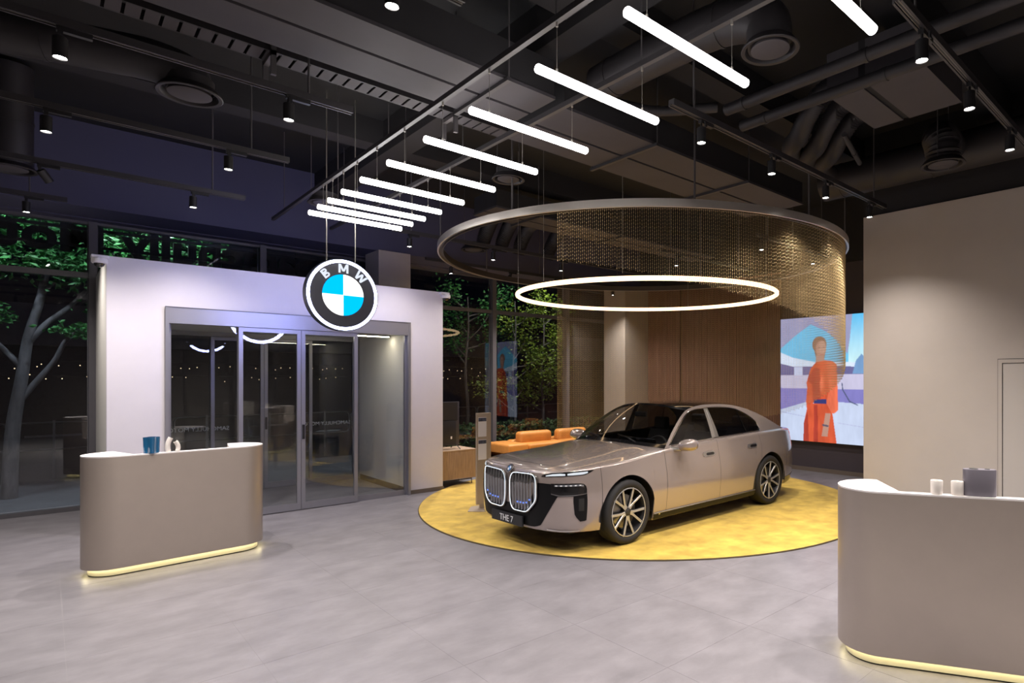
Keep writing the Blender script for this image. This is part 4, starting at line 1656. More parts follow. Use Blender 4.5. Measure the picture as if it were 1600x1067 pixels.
for a, lab in ((-.252, 'white ceramic cup on the cropped desk, farther from the grey pot'), (-.128, 'white ceramic cup next to the grey pot on the cropped desk')):
    p = on_desk(DK2, rz2, a, -.222)
    c = empty('cup', p, lab, 'cup', 'white cups on the cropped desk')
    m = MB(); m.lathe([(0, .001), (.034, .001), (.037, .007), (.038, .088), (.036, .092), (.032, .090), (.031, .012), (0, .012)], p, seg=28); m.build('cup_body', 'ceramic', c, smooth=40)
    m = MB(); m.lathe([(0, .074), (.0315, .074)], p, seg=24); m.build('cup_wax', 'desk_top', c)
p = on_desk(DK2, rz2, .005, -.212)
c = empty('oval_pot', p, 'blue-grey flat oval pot with a round opening on the cropped desk', 'pot')
P = []
for k in range(41):
    a = 2 * PI * k / 40
    ca_, sa2 = math.cos(a), math.sin(a)
    ca_ = math.copysign(abs(ca_)**.7, ca_); sa2 = math.copysign(abs(sa2)**.8, sa2)
    dx, dy = .098 * ca_, .042 * sa2
    P.append([(p.x + f * (dx * math.cos(rz2) - dy * math.sin(rz2)), p.y + f * (dx * math.sin(rz2) + dy * math.cos(rz2)), p.z + z) for f, z in ((0, .001), (.97, .001), (1, .006), (1, .175), (.97, .178), (0, .178))])
MB().grid(P).build('pot_body', 'grey_pot', c, smooth=35)
for a, rr in ((-.035, .024), (.045, .012)):
    q = p + Vector((a * math.cos(rz2), a * math.sin(rz2), 0))
    m = MB(); m.lathe([(0, .1785), (rr, .1785), (rr + .003, .1805), (rr + .004, .178)], q, seg=20); m.build('pot_opening', 'black', c)

# ---------------------------------------------------------------- lounge: sofas, tv cabinet, television, info stand
mat('leather', (0.60, 0.25, 0.055), 0.45, var=0.12, scale=4, bump=0.1, bscale=60)
mat('oak', (0.33, 0.215, 0.14), 0.55, var=0.22, scale=3, stretch=(14, 14, 1.2), bump=.1)
mat('oak_top', (0.42, 0.30, 0.21), 0.5, var=0.15, scale=3, stretch=(2, 12, 2))
mat('tv_plastic', (0.022, 0.020, 0.024), 0.4)
mat('tv_edge', (0.07, 0.065, 0.08), 0.35, metal=0.4)
mat('stand_bronze', (0.52, 0.43, 0.35), 0.42, metal=0.4)
mat('paper', (0.90, 0.87, 0.93), 0.6)
mat('paper_photo', (0.06, 0.07, 0.12), 0.5, var=0.6, scale=30)
mat('steel_leg', (0.05, 0.05, 0.05), 0.4, metal=0.6)
so = empty('sofa', (7.95, 11.15, 0), 'orange leather sofa along the windows behind the car', 'sofa')
MB().bbox(7.10, 9.9, 10.75, 11.55, .12, .44, r=.05).build('sofa_base', 'leather', so, smooth=40)
MB().bbox(7.10, 7.62, 10.70, 11.60, .10, .585, r=.05).build('sofa_arm', 'leather', so, smooth=40)
MB().bbox(7.62, 9.9, 11.35, 11.60, .40, .60, r=.05).build('sofa_back', 'leather', so, smooth=40)
for a, b in ((7.66, 8.75), (8.77, 9.86)):
    MB().bbox(a, b, 10.72, 11.36, .42, .56, r=.05, seg=4).build('seat_cushion', 'leather', so, smooth=40)
for a, b in ((7.68, 8.58), (8.78, 9.66)):
    MB().bbox(a, b, 11.10, 11.36, .50, .80, r=.085, seg=6).build('back_cushion', 'leather', so, smooth=50)
for x in (7.2, 9.8):
    for y in (10.8, 11.5):
        m = MB(); m.cyl((x, y, 0), (x, y, .12), .015, 8); m.build('leg', 'steel_leg', so)
ch = empty('armchair', (10.3, 9.75, 0), 'orange leather armchair seen through the windscreen of the car', 'armchair')
MB().bbox(9.95, 10.65, 9.4, 10.1, .14, .46, r=.06).build('seat', 'leather', ch, smooth=40)
MB().bbox(10.5, 10.7, 9.35, 10.15, .40, .80, r=.07, seg=4).build('backrest', 'leather', ch, smooth=40)
for y in (9.32, 10.06):
    MB().bbox(9.95, 10.62, y, y + .12, .14, .60, r=.04).build('armrest', 'leather', ch, smooth=40)
for x in (10.0, 10.6):
    for y in (9.45, 10.05):
        m = MB(); m.cyl((x, y, 0), (x, y, .14), .012, 8); m.build('leg', 'steel_leg', ch)

cb = empty('tv_cabinet', (5.5, 10.25, 0), 'low oak media cabinet on thin dark legs behind the entrance box', 'cabinet')
m = MB(); m.box(5.16, 5.90, 10.0, 10.62, .135, .655); m.build('cabinet_body', 'oak', cb)
m = MB(); m.box(5.155, 5.905, 9.995, 10.625, .655, .672); m.build('cabinet_top', 'oak_top', cb)
for y in (10.06, 10.55):
    m = MB()
    m.tube([(5.22, y, 0), (5.22, y, .11), (5.84, y, .11), (5.84, y, 0)], .010, 6)
    m.build('leg_frame', 'steel_leg', cb)
tv = empty('television', (5.4, 10.3, .672), 'black flat television seen from the back on the oak cabinet', 'television')
m = MB(); m.bbox(4.40 + .80, 5.70, 10.28, 10.31, .74, 1.56, r=.006, seg=2); m.build('panel', 'tv_edge', tv, smooth=40)
m = MB(); m.bbox(5.20, 5.62, 10.245, 10.285, .745, 1.20, r=.012, seg=2); m.build('rear_housing', 'tv_plastic', tv, smooth=40)
m = MB(); m.box(5.20, 5.66, 10.272, 10.284, 1.205, 1.55); m.build('rear_panel', 'tv_plastic', tv)
m = MB(); m.box(5.50, 5.53, 10.242, 10.246, .86, .91); m.build('rating_plate', 'paper', tv)
for x in (5.25, 5.62):
    m = MB(); m.tube([(x, 10.10, .679), (x, 10.28, .76), (x, 10.46, .679)], .009, 6); m.build('foot', 'steel_leg', tv)
ks = empty('info_stand', (4.86, 7.98, 0), 'slim bronze information stand with two printed sheets beside the car nose', 'stand')
MB().bbox(4.70, 4.95, 7.95, 7.985, .09, 1.475, r=.004, seg=1).build('stand_panel', 'stand_bronze', ks)
MB().box(4.76, 4.93, 7.95, 7.985, .02, .09).build('stand_neck', 'stand_bronze', ks)
m = MB(); m.prism([(4.52, 7.90), (4.75, 7.66), (5.10, 7.86), (5.02, 8.16), (4.72, 8.16)], .019, .027); m.build('stand_foot', 'stand_bronze', ks)
for z0, z1 in ((1.115, 1.41), (.765, 1.07)):
    sh = MB().box(4.725, 4.868, 7.9475, 7.95, z0, z1).build('sheet', 'paper', ks)
    MB().box(4.728, 4.865, 7.9465, 7.9475, z1 - .062, z1 - .008).build('sheet_photo', 'paper_photo', sh)

# ---------------------------------------------------------------- security cameras on the entrance box
mat('white_plastic', (0.75, 0.73, 0.76), 0.4)
for (x, y, sd, lab) in ((.50, 9.82, -1, 'white dome security camera on the edge of the entrance box next to the trees'), (5.16, 9.80, 1, 'white dome security camera on the edge of the entrance box next to the hoop')):
    c = empty('security_camera', (x, y, 3.42), lab, 'camera', 'security cameras')
    MB().bbox(x - .10, x + .07, y - .03, y + .10, 3.505, 3.545, r=.01).build('bracket', 'white_plastic', c, smooth=40)
    m = MB(); m.lathe([(0, .085), (.075, .085), (.08, .07), (.08, .03), (.07, .02), (0, .02)], (x + sd * .02, y + .02, 3.42), seg=24); m.build('housing', 'white_plastic', c, smooth=40)
    m = MB(); m.lathe([(0, -.03), (.02, -.027), (.045, -.01), (.055, .02), (0, .02)], (x + sd * .02, y + .02, 3.42), seg=20); m.build('lens_dome', 'gloss_black', c, smooth=60)

# ---------------------------------------------------------------- vestibule ceiling light
emis('slot_light', (1.0, 0.88, 0.66), SLOT_E)
vl = empty('linear_light', (4.0, 10.57, 2.74), 'warm white linear ceiling light inside the glass entrance', 'lamp')
MB().box(3.2, 4.45, 10.54, 10.60, 2.742, 2.752).build('diffuser', 'slot_light', vl)
MB().box(3.18, 4.47, 10.525, 10.615, 2.752, 2.80).build('housing', 'alu', vl)
# ================================================================== CEILING FITTINGS
emis('lens', (1.0, 0.96, 0.90), 30.0)
mat('head_black', (0.016, 0.015, 0.017), 0.42)
mat('head_grey', (0.10, 0.10, 0.12), 0.4, metal=0.3)
ROWS = [
    (1.43, 3.75, 7.6, [(4.166, 0), (5.18, 0), (6.38, 0)], 'track above the cropped desk'),
    (3.29, 3.80, 8.20, [(4.206, 0), (5.365, 0), (6.526, 0), (7.72, 0)], 'track in front of the hoop'),
    (3.29, -2.0, 1.85, [(1.405, 0)], 'short track beyond the top edge of the tube lamps'),
    (5.32, -2.5, 1.92, [(.066, 0), (1.42, 0)], 'track above the taupe desk by the entrance, top one'),
    (7.0, -2.5, 1.87, [(0, 0), (1.32, 0)], 'second track down on the desk side'),
    (8.85, -2.5, 1.85, [(-.05, 1), (1.30, 0)], 'third track down on the desk side'),
    (10.55, -2.5, .20, [(-.18, 0)], 'lowest short track before the trees'),
    (9.1, 3.9, 10.8, [(4.17, 0), (5.71, 0), (7.235, 0), (10.2, 0)], 'track across the middle of the hoop'),
    (10.86, 5.3, 10.8, [(5.84, 0), (7.233, 0), (8.475, 0), (10.3, 0)], 'track nearest the windows behind the hoop'),
    (7.2, 8.0, 10.8, [(8.46, 0)], 'track above the ring lamp'),
    (5.35, 8.3, 10.8, [(8.42, 0), (10.12, 0)], 'track above the chain curtain'),
    (-.6, .4, 6.4, [(1.2, 0), (3.2, 0), (5.4, 0)], 'track behind the viewer, beyond the lower frame'),
    (1.43, -2.5, 1.85, [(-.6, 0), (1.3, 0)], 'track overhead, beyond the top frame edge'),
]
TRZ = 4.30


def spot_proto():
    d = {}
    d['adapter'] = MB().box(-.02, .16, -.018, .018, -.032, 0).mesh('adapter', ['head_black'])
    m = MB(); m.cyl((0, 0, -.03), (0, 0, -.075), .010, 10); m.box(-.014, .014, -.055, -.045, -.075, -.03)
    d['stem'] = m.mesh('stem', ['head_black'])
    m = MB(); m.lathe([(0, -.07), (.036, -.07), (.040, -.074), (.040, -.205), (.037, -.205), (.034, -.19), (0, -.19)], seg=24)
    d['body'] = m.mesh('body', ['head_black'], 40)
    m = MB(); m.lathe([(0, -.197), (.0335, -.197)], seg=24)
    d['lens'] = m.mesh('lens', ['lens'])
    return d


SPM = spot_proto()
spot_l = bpy.data.lights.new('track_spot', 'SPOT')
spot_l.energy = SPOT_W * 4
spot_l.spot_size = math.radians(124)
spot_l.spot_blend = 1.0
spot_l.shadow_soft_size = 0.035
spot_l.color = (1.0, 0.92, 0.86)
soft_l = spot_l.copy()
soft_l.energy = spot_l.energy * .45
rod_me = MB().cyl((0, 0, 0), (0, 0, SLAB - TRZ - .03), .009, 8).mesh('hanger_rod', ['rod'], 40)
for ri, (y, x0, x1, heads, desc) in enumerate(ROWS):
    tr = empty('lighting_track', (x0, y, TRZ), 'dark grey lighting ' + desc, 'track', 'lighting tracks')
    m = MB(); m.box(x0, x1, y - .03, y + .03, TRZ + .012, TRZ + .055); m.box(x0, x1, y - .03, y - .016, TRZ, TRZ + .012); m.box(x0, x1, y + .016, y + .03, TRZ, TRZ + .012)
    m.build('track_profile', 'track', tr)
    m = MB(); m.box(x0, x1, y - .010, y - .007, TRZ + .006, TRZ + .012); m.box(x0, x1, y + .007, y + .010, TRZ + .006, TRZ + .012)
    m.build('conductor', 'wire', tr)
    n = max(2, int((x1 - x0) / 1.5))
    for k in range(n):
        r = bpy.data.objects.new('hanger_rod', rod_me); COL.objects.link(r); r.parent = tr
        r.location = (lerp(.3, x1 - x0 - .35, k / (n - 1)), 0, .05)
    for k, (x, tilt) in enumerate(heads):
        lab = 'black cylinder spotlight, ' + ('only one' if len(heads) == 1 else ORD[k] + ' one from the street-door end' if x0 > 2 else ORD[k] + ' one in view') + ' on the ' + desc
        if tilt: lab = 'tilted black cylinder spotlight on the ' + desc
        lab = ' '.join(lab.split()[:16])
        sp = empty('track_spotlight', (x, y, TRZ), lab, 'spotlight', 'track spotlights')
        for nm in ('adapter', 'stem', 'body', 'lens'):
            o = bpy.data.objects.new(nm, SPM[nm]); COL.objects.link(o); o.parent = sp
            if tilt and nm in ('body', 'lens'):
                o.matrix_local = Matrix.Translation((0, 0, -.06)) @ Matrix.Rotation(math.radians(42), 4, Vector((.6, -.8, 0))) @ Matrix.Translation((0, 0, .06))
        lo = bpy.data.objects.new('spot_light', soft_l if 9.0 < y < 9.2 else spot_l); COL.objects.link(lo); lo.parent = sp
        lo.location = (0, 0, -.215)

# ---------------------------------------------------------------- flat ducts
def flat_duct(x0, x1, y0, y1, z0, z1, lab, seams=(), lining='panel_grey'):
    d = empty('flat_duct', ((x0 + x1) / 2, (y0 + y1) / 2, z0), lab, 'duct', 'flat ceiling ducts')
    ym = (y0 + y1) / 2
    for a, b in ((y0, ym - .02), (ym + .02, y1)):
        MB().box(x0, x1, a, b, z0, z0 + .03).build('duct_panel', lining, d)
    MB().box(x0 + .01, x1 - .01, y0 + .01, y1 - .01, z0 + .03, z1).build('duct_body', 'ceil_grey', d)
    for x in seams:
        MB().box(x - .02, x + .02, y0 - .06, y1 + .06, z0 - .035, z0 - .001).build('duct_strap', 'track', d)
        for y in (y0 - .05, y1 + .05):
            m = MB(); m.cyl((x, y, z0 - .03), (x, y, SLAB - .005), .008, 6); m.build('hanger_rod', 'rod', d)
    return d


flat_duct(-3, 3.45, 4.42, 5.24, 4.62, 4.98, 'wide flat grey duct above the tube lamps', (2.9, -.6))
flat_duct(3.62, 8.22, 4.50, 5.50, 4.62, 4.95, 'wide flat duct above the front edge of the hoop', (4.9, 6.7))
flat_duct(5.2, 11.0, 8.2, 8.9, 4.75, 5.05, 'flat duct above the middle of the hoop', (6.0, 8.0))

# cable tray with rungs
ct = empty('cable_tray', (.5, 5.62, 4.72), 'pale perforated cable tray alongside the wide flat duct', 'tray')
m = MB(); m.box(-3, 3.7, 5.50, 5.515, 4.70, 4.78); m.box(-3, 3.7, 5.70, 5.715, 4.70, 4.78); m.build('tray_side', 'duct', ct)
rung = MB().box(-.045, .045, 0, .185, 0, .012).mesh('tray_rung', ['panel_grey'])
x = -2.9
while x < 3.65:
    o = bpy.data.objects.new('tray_rung', rung); COL.objects.link(o); o.parent = ct; o.location = Vector((x, 5.515, 4.70)) - ct.location
    x += .112
for x in (-.3, 1.35, 3.0):
    m = MB(); m.box(x - .02, x + .02, 5.47, 5.50, 4.5, SLAB - .005); m.box(x - .02, x + .02, 5.715, 5.745, 4.5, SLAB - .005); m.box(x - .02, x + .02, 5.47, 5.745, 4.66, 4.70)
    m.build('tray_bracket', 'rod', ct)


def round_duct(path, r, lab, ribs=False, name='round_duct'):
    d = empty(name, path[0], lab, 'duct', 'round ceiling ducts')
    P = [Vector(p) for p in path]
    C = catmull([tuple(p) for p in P], 10) if len(P) > 2 else np.array([tuple(p) for p in P])
    if ribs:
        L = np.r_[0, np.cumsum(np.linalg.norm(np.diff(C, axis=0), axis=1))]
        n = int(L[-1] / .019)
        q = np.linspace(0, L[-1], n)
        C = np.stack([np.interp(q, L, C[:, k]) for k in range(3)], 1)
        m = MB(); m.tube([tuple(p) for p in C], r, 20, radii=[r * (1.0 if k % 2 else .86) for k in range(n)]); m.build('duct_skin', 'duct', d, smooth=80)
    else:
        m = MB(); m.tube([tuple(p) for p in C], r, 24); m.build('duct_skin', 'duct', d, smooth=50)
        L = np.r_[0, np.cumsum(np.linalg.norm(np.diff(C, axis=0), axis=1))]
        for s_ in np.arange(.6, L[-1], 1.2):
            p = [np.interp(s_, L, C[:, k]) for k in range(3)]; q = [np.interp(s_ + .03, L, C[:, k]) for k in range(3)]
            m = MB(); m.tube([p, q], r + .006, 24); m.build('duct_collar', 'duct', d, smooth=50)
    return d


def diffuser(x, y, z, r, lab, top=.14, hung=False):
    d = empty('air_diffuser', (x, y, z), lab, 'air diffuser', 'round air diffusers')
    m = MB(); m.lathe([(r * .78, .06), (r * .80, .03), (r * .86, .004), (r * .97, 0), (r, .006), (r * .97, .02), (r * .84, .06)], (x, y, z), seg=36); m.build('outer_ring', 'duct', d, smooth=40)
    m = MB(); m.lathe([(0, .004), (r * .60, .004), (r * .66, .010), (r * .64, .03), (0, .03)], (x, y, z), seg=32); m.build('centre_disc', 'panel_grey', d, smooth=40)
    m = MB(); m.lathe([(r * .74, .055), (r * .74, top)], (x, y, z), seg=28); m.build('neck', 'duct', d, smooth=40)
    if hung:
        for dx in (-r * .8, r * .8):
            m = MB(); m.cyl((x + dx, y, z + .01), (x + dx, y, SLAB - .003), .005, 6); m.build('hanger_rod', 'rod', d)
    return d


diffuser(.88, 6.15, 4.40, .24, 'round air diffuser on the elbow of the duct above the entrance desk')
round_duct([(-3, 6.80, 4.68), (-.4, 6.60, 4.68), (.30, 6.38, 4.67), (.68, 6.23, 4.64), (.86, 6.16, 4.56), (.88, 6.15, 4.45)], .165, 'round duct bending down to a diffuser above the entrance desk')
diffuser(-.30, 9.75, 4.40, .24, 'round air diffuser cut by the edge of the picture before the trees')
round_duct([(-.30, 9.60, 5.55), (-.30, 9.70, 4.7), (-.30, 9.75, 4.45)], .2, 'short upright duct at the edge of the picture before the trees')
diffuser(3.99, 2.46, 4.50, .22, 'round air diffuser next to the brightest near tube lamp')
round_duct([(3.99, 2.46, 4.55), (3.99, 2.50, 4.74), (3.96, 2.80, 4.86), (3.9, 3.5, 4.87), (3.9, 4.3, 4.87)], .17, 'fat round duct elbow near the brightest tube lamps')
diffuser(7.36, 2.30, 4.42, .23, 'round air diffuser above the light wall with the flush door', .14, True)
round_duct([(7.36, 2.30, 4.46), (7.36, 2.30, 4.62), (7.45, 2.36, 4.78), (8.05, 2.45, 4.85)], .19, 'ribbed elbow above the light wall', name='duct_elbow', ribs=True)
round_duct([(8.3, -1.5, 4.86), (8.3, 1.0, 4.86), (8.3, 4.2, 4.86)], .24, 'long fat round duct running along the top of the light wall')
diffuser(4.12, 6.22, 4.45, .20, 'round air diffuser between the tube lamps and the hoop', .14, True)
diffuser(5.90, 10.1, 4.45, .24, 'round air diffuser seen through the hoop', .14, True)
diffuser(2.79, 8.75, 4.42, .22, 'round air diffuser behind the last tube lamps', .14, True)
round_duct([(4.9, .3, 4.68), (4.9, 3.52, 4.68)], .055, 'thin insulated pipe over the hoop side, upper of two', name='pipe')
round_duct([(5.29, .3, 4.66), (5.29, 3.60, 4.66)], .055, 'thin insulated pipe over the hoop side, lower of two', name='pipe')
round_duct([(5.0, 3.7, 4.8), (4.6, 4.2, 4.8), (4.2, 4.35, 4.8)], .05, 'bent pipe end above the hoop front', name='pipe')
# cassette unit and flexible hoses
ac = empty('air_handler', (5.8, 2.2, 4.66), 'boxy ceiling air handler with a slotted base above the cropped desk track', 'air handler')
MB().box(5.30, 6.36, 1.82, 2.30, 4.66, 5.05).build('unit_body', 'panel_grey', ac)
MB().box(5.30, 6.36, 2.30, 2.36, 4.675, 5.05).build('slot', 'ceil_black', ac)
MB().box(5.30, 6.36, 2.36, 2.66, 4.66, 5.05).build('unit_end', 'panel_grey', ac)
for k, (x, lab) in enumerate(((5.55, 'near'), (5.95, 'middle'), (6.3, 'far'))):
    round_duct([(x, 2.60, 4.86), (x + .04, 2.85, 4.85), (x + .12, 3.05, 4.72), (x + .3, 3.25, 4.62), (x + .65, 3.55, 4.66), (x + 1.45, 3.85, 4.82)], .105,
               'corrugated flexible hose, %s one from the air handler' % ORD[k], ribs=True, name='flexible_hose')
round_duct([(6.05, 2.85, 4.57), (7.0, 3.1, 4.57)], .028, 'thin straight conduit below the flexible hoses', name='pipe')
for k, (x, y) in enumerate(((5.7, 9.55), (6.1, 9.55), (6.5, 9.55), (7.2, 9.55))):
    round_duct([(x, 8.9, 4.9), (x + .05, 9.2, 4.85), (x + .1, 9.45, 4.70), (x + .12, 9.6, 4.55), (x + .12, 9.65, 4.42)], .13, 'drooping flexible hose seen through the hoop, %s in the row' % ORD[k], ribs=True, name='flexible_hose')
# beams under the slab
for k, y in enumerate((2.1, 4.05, 8.4)):
    struct('beam_%d' % (k + 1), MB().box(-4, BX - .3, y - .15, y + .15, SLAB - .35, SLAB), 'ceil_grey')
for k, x in enumerate((3.55,)):
    struct('beam_%d' % (k + 5), MB().box(x - .15, x + .15, -3.2, 11.9, SLAB - .45, SLAB), 'ceil_grey')
# ================================================================== OUTSIDE
mat('bark', (0.085, 0.080, 0.095), 0.85, var=0.3, scale=12, stretch=(1, 1, .3), bump=.4, bscale=30)
mat('leaf_a', (0.020, 0.115, 0.045), 0.5, var=0.55, scale=2.2, col2=(0.055, 0.26, 0.06))
mat('leaf_b', (0.07, 0.15, 0.02), 0.5, var=0.5, scale=2.5, col2=(0.20, 0.30, 0.03))
mat('hedge', (0.02, 0.06, 0.015), 0.7, var=0.4, scale=5)
mat('barrier', (0.12, 0.12, 0.13), 0.4, metal=0.6)
mat('far_wall', (0.030, 0.030, 0.038), 0.8, var=.2)
mat('sign_dark', (0.006, 0.006, 0.008), 0.6)
mat('decal', (0.62, 0.66, 0.68), 0.6)
emis('bulb', (1.0, 0.72, 0.42), 1.6)
emis('bulb_white', (1.0, 0.93, 0.85), 10.0)


def leaf_cloud(m, pts, rng, size):
    for c in pts:
        a = Vector((rng.gauss(0, 1), rng.gauss(0, 1), rng.gauss(0, .5))).normalized()
        b = a.cross(Vector((rng.gauss(0, 1), rng.gauss(0, 1), rng.gauss(0, 1)))).normalized()
        s = size * rng.uniform(.6, 1.25)
        c = Vector(c)
        n = a.cross(b) * s * .18
        m.add([c - a * s, c + b * s * .5 + n, c + a * s, c - b * s * .5 + n], [(0, 1, 2), (0, 2, 3)])


def tree(x, y, h, lab, limbs, leaves, size, lm, seed, spread, r0=.10, lowest=1.6, clumps=None):
    rng = random.Random(seed)
    t = empty('tree', (x, y, -.03), lab, 'tree', 'trees outside the windows')
    tips = []
    m = MB()
    trunk = [(x, y, -.03), (x + .03, y, h * .25), (x - .02, y + .05, h * .5), (x + .05, y, h * .8), (x + .02, y, h)]
    C = catmull(trunk, 6)
    m.tube([tuple(p) for p in C], r0, 9, radii=list(np.linspace(r0, r0 * .25, len(C))))
    for k in range(limbs):
        z = lerp(lowest, h * .85, k / max(1, limbs - 1))
        i = min(len(C) - 1, int(z / h * len(C)))
        p = Vector(C[i])
        a = rng.uniform(0, 2 * PI)
        L = rng.uniform(.55, 1.0) * spread
        e = p + Vector((math.cos(a) * L, math.sin(a) * L * .7, rng.uniform(.35, .9) * L))
        mid = (p + e) / 2 + Vector((0, 0, -.08 * L))
        Q = catmull([tuple(p), tuple(mid), tuple(e)], 6)
        m.tube([tuple(q) for q in Q], r0 * .4, 6, radii=list(np.linspace(r0 * .45, r0 * .1, len(Q))))
        tips += [e, Vector(Q[len(Q) // 2 + 2]), (Vector(Q[-3]))]
        for _ in range(3):
            e2 = e + Vector((rng.gauss(0, .35), rng.gauss(0, .3), rng.uniform(-.1, .45))) * spread * .7
            m.tube([tuple(Q[-4]), tuple(e2)], r0 * .1, 5, radii=[r0 * .14, r0 * .05])
            tips.append(e2)
    m.build('trunk', 'bark', t, smooth=60)
    pts = []
    tips = tips + [Vector(p) for p in (clumps or [])]
    for _ in range(leaves):
        c = rng.choice(tips)
        pts.append(c + Vector((rng.gauss(0, .26), rng.gauss(0, .24), rng.gauss(0, .18))) * spread * .75)
    m = MB(); leaf_cloud(m, pts, rng, size)
    o = bpy.data.objects.new('foliage', None)
    bpy.data.objects.remove(o)
    off = wloc(t)
    me = bpy.data.meshes.new('foliage')
    me.from_pydata([(a - off.x, b - off.y, c - off.z) for a, b, c in m.v], [], m.f)
    me.materials.append(MATS[lm]); me.update()
    o = bpy.data.objects.new('foliage', me); COL.objects.link(o); o.parent = t
    o['kind'] = 'stuff'
    return t


# street tree seen through the upper windows by the desk: forked trunk and leafy limbs
def fork_tree():
    rng = random.Random(3)
    t = empty('tree', (-.25, 14.3, -.03), 'forked street tree with bright green leaves beyond the windows by the desk', 'tree', 'trees outside the windows')
    m = MB()
    limbs = [
        [(-.45, 14.3, -.03), (-.40, 14.3, 1.2), (-.30, 14.3, 2.0), (-.22, 14.3, 2.7), (-.05, 14.3, 3.5), (.05, 14.3, 4.4), (.1, 14.3, 5.4)],
        [(-.26, 14.3, 2.55), (.0, 14.3, 2.95), (.32, 14.3, 3.3), (.62, 14.25, 3.75), (.9, 14.2, 4.3)],
        [(-.40, 14.3, 1.5), (-.12, 14.3, 1.95), (.10, 14.25, 2.3), (.30, 14.2, 2.75), (.62, 14.2, 2.95), (.95, 14.2, 3.15)],
        [(-.05, 14.3, 3.5), (.15, 14.2, 3.72), (.45, 14.1, 3.85), (.8, 14.0, 4.1)],
        [(-.30, 14.3, 2.2), (-.8, 14.4, 2.9), (-1.2, 14.4, 3.7)],
    ]
    for k, L in enumerate(limbs):
        C = catmull(L, 6)
        r0 = (.11, .055, .055, .035, .05)[k]
        m.tube([tuple(p) for p in C], r0, 9, radii=list(np.linspace(r0, r0 * .3, len(C))))
    m.build('trunk', 'bark', t, smooth=60)
    pts = []
    for _ in range(4600):
        pts.append((rng.uniform(-1.6, 2.55), rng.gauss(14.1, .5), rng.uniform(4.15, 5.5) + abs(rng.gauss(0, .1))))
    for c, n, s in (((.5, 14.1, 3.95), 700, .40), ((-.9, 14.2, 4.0), 500, .35), ((.85, 14.1, 3.2), 150, .18), ((.35, 14.1, 2.85), 110, .16), ((-.75, 14.2, 3.1), 200, .2), ((.95, 14.1, 3.75), 180, .2), ((0.1, 14.1, 4.0), 260, .3)):
        for _ in range(n):
            pts.append((rng.gauss(c[0], s), rng.gauss(c[1], s * .6), rng.gauss(c[2], s * .45)))
    lm_ = MB(); leaf_cloud(lm_, pts, rng, .068)
    off = wloc(t)
    me = bpy.data.meshes.new('foliage')
    me.from_pydata([(a - off.x, b - off.y, c - off.z) for a, b, c in lm_.v], [], lm_.f)
    me.materials.append(MATS['leaf_a']); me.update()
    o = bpy.data.objects.new('foliage', me); COL.objects.link(o); o.parent = t; o['kind'] = 'stuff'


fork_tree()
tree(9.6, 14.2, 4.2, 'slender leafy tree behind the sofa windows, lit yellow green', 10, 2800, .050, 'leaf_b', 11, .95, r0=.045, lowest=1.1)
tree(10.9, 14.6, 4.0, 'leafy tree behind the chain curtain beyond the windows', 9, 2400, .050, 'leaf_b', 12, .9, r0=.045, lowest=1.0)
tree(8.9, 15.6, 4.4, 'taller dark leafy tree above the sofa windows', 8, 1500, .055, 'leaf_a', 13, 1.1, r0=.06, lowest=2.4)
tree(7.6, 15.8, 4.3, 'dark thin tree beyond the television window', 5, 420, .055, 'leaf_a', 14, .8, r0=.05, lowest=2.9)
# low hedge under the sofa windows
hd = empty('hedge', (9.4, 13.6, -.02), 'low dark hedge outside the sofa windows', 'hedge')
rng = random.Random(5)
m = MB(); leaf_cloud(m, [(rng.uniform(6.0, 12.2), rng.gauss(13.6, .22), rng.uniform(0, .85)) for _ in range(2600)], rng, .07)
m.build('foliage', 'hedge', hd)['kind'] = 'stuff'
# street barrier of rounded frames
bar0 = None
for k in range(13):
    x = -3.2 + k * 1.34
    lab = 'dark metal street barrier panel, %s one along the kerb' % ('last' if k == 12 else ORD[k] if k < 10 else ['eleventh', 'twelfth'][k - 10])
    if bar0 is None:
        b = empty('street_barrier', (x, 17.2, -.1), lab, 'barrier', 'street barrier panels')
        for w0, w1 in ((0, 1.28),):
            P = []
            for (cx_, cz_, a0) in ((w1 - .10, .98, 0), (w0 + .10, .98, 90), (w0 + .10, .62, 180), (w1 - .10, .62, 270)):
                for q in range(5):
                    a = math.radians(a0 + 90 * q / 4)
                    P.append((x + cx_ + .1 * math.cos(a), 17.2, cz_ + .1 * math.sin(a)))
            MB().tube(P, .02, 6, closed=True).build('barrier_frame', 'barrier', b, smooth=60)
        MB().box(x + .64 - .02, x + .64 + .02, 17.18, 17.22, -.1, 1.12).build('barrier_post', 'barrier', b)
        MB().box(x + .2, x + 1.08, 17.19, 17.21, .78, .82).build('barrier_bar', 'barrier', b)
        bar0 = b
    else:
        b = copy_tree(bar0); b.location.x = x; b['label'] = lab
# dark building across the street with a lintel band
bd = empty('far_building', (6, 40, -.1), 'dark building across the street with a pale horizontal band', 'building')
MB().box(-30, 50, 40, 41, -.1, 14).build('facade_wall', 'far_wall', bd)
MB().box(-30, 50, 39.7, 40, 3.6, 5.6).build('facade_band', 'outside_ground', bd)
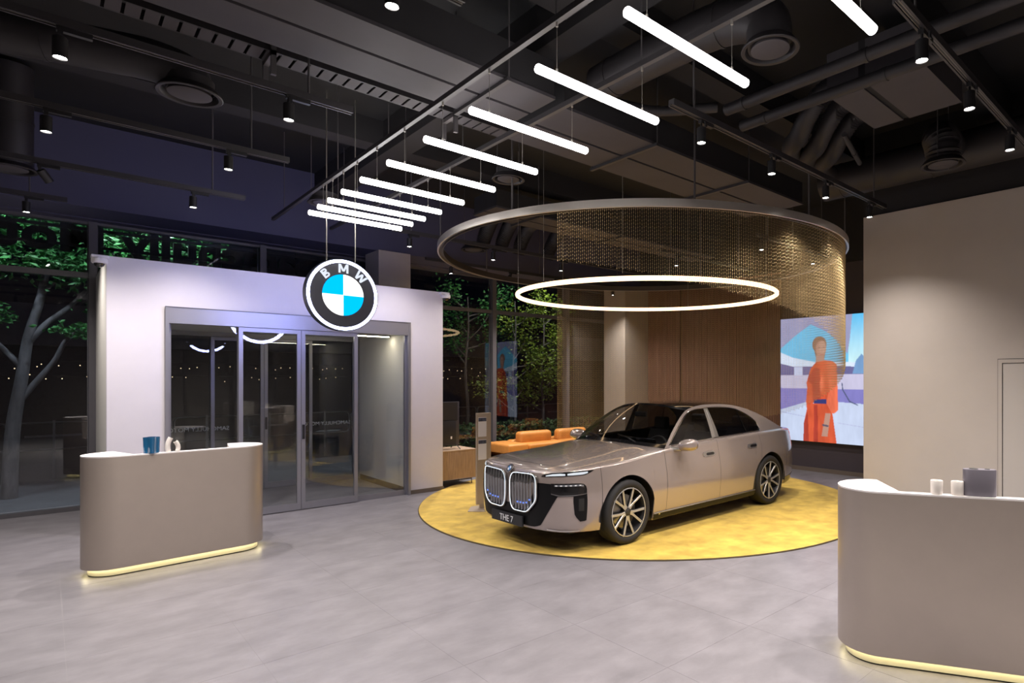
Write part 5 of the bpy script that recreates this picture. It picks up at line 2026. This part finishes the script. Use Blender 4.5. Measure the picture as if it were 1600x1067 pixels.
# strings of lights far away
for k, (z, n, lab) in enumerate(((2.75, 60, 'upper string of small warm lights across the dark street'), (2.05, 44, 'lower string of small warm lights across the dark street'))):
    s_ = empty('light_string', (0, 38.5, z), lab, 'string lights')
    rng = random.Random(20 + k)
    xs_ = [-6 + 30 * (i + rng.uniform(-.4, .4)) / n for i in range(n)]
    m = MB(); m.tube([(x_, 38.6, z + .08) for x_ in (-8, 0, 8, 16, 26)], .01, 4); m.build('cable', 'black', s_)
    for i, x_ in enumerate(xs_):
        if i == 0:
            m = MB(); m.lathe([(0, -.024), (.016, -.016), (.024, 0), (.016, .016), (0, .024)], (x_, 38.5, z + rng.gauss(0, .06)), seg=8); b0 = m.build('bulb', 'bulb', s_); bz = z
        else:
            o = link_copy(b0, parent=s_); o.location = (x_ - xs_[0], 0, rng.gauss(0, .07))
# lettering on the outside of the facade, read from the street
for body, xe, lab in (('Motors', None, 'dark back of the big sign word across the upper windows above the forked tree'), ('Samchully', .875, 'dark back of the long sign word above the entrance box')):
    t = text_mesh('letters', body, .66, .04, 'sign_dark', align='LEFT', bold=.022)
    wx = [v_.co.x for v_ in t.data.vertices]
    SX = 1.10
    xr = .665 + min(wx) * SX if xe is None else xe + max(wx) * SX
    b = empty('facade_lettering', (xr, 12.6, 4.0), lab, 'lettering', 'letters of the facade sign')
    t.parent = b
    t.matrix_local = Matrix(((-SX, 0, 0, 0), (0, 0, 1, 0), (0, 1, 0, 0), (0, 0, 0, 1)))
    for z in (.06, .33):
        MB().box(xr - max(wx) * SX - .15, xr + .1, 12.53, 12.56, 4.0 + z, 4.0 + z + .045).build('letter_rail', 'sign_dark', b)
# glass decals on the outer doors
for xr, lab in ((2.33, 'pale lettering on the outer door glass next to the white vases'), (4.40, 'pale lettering on the outer door glass on the sofa side')):
    t = text_mesh('door_decal', 'SAMCHULLY MOTORS', .098, .0006, 'decal', align='LEFT')
    t.matrix_world = Matrix.Translation((xr, 12.285, 1.10)) @ Matrix(((-1, 0, 0, 0), (0, 0, 1, 0), (0, 1, 0, 0), (0, 0, 0, 1)))
    tag(t, lab, 'decal', 'decals on the outer doors')
# unseen lamps added above the windows to brighten the trees
mat('fixture', (0.05, 0.05, 0.05), 0.5)
for k, (x, lab) in enumerate(((-1.2, 'unseen lamp added for the trees over the windows by the desk'), (1.4, 'unseen lamp added for the trees over the entrance'), (8.0, 'unseen lamp added for the trees over the television window'), (10.4, 'unseen lamp added for the trees over the sofa windows'))):
    f = empty('added_lamp', (x, 12.75, 5.35), lab, 'added_lamp', 'unseen lamps added for the trees')
    MB().bbox(x - .1, x + .1, 12.68, 12.82, 5.35, 5.45, r=.01).build('lamp_case', 'fixture', f)
    MB().box(x - .02, x + .02, 12.5, 12.70, 5.40, 5.44).build('lamp_arm', 'fixture', f)
    L = bpy.data.lights.new('added_lamp', 'SPOT'); L.energy = TREE_FILL_W * (3.2 if x < 5 else 1.0 if x < 9 else 3); L.spot_size = math.radians(120); L.spot_blend = .6; L.shadow_soft_size = .08
    L.color = (.80, .95, 1.0) if x < 5 else (1.0, .95, .75)
    lo = bpy.data.objects.new('added_light', L); COL.objects.link(lo); lo.parent = f
    lo.location = (0, .05, -.03)
    lo.rotation_euler = (math.radians(40), 0, 0)
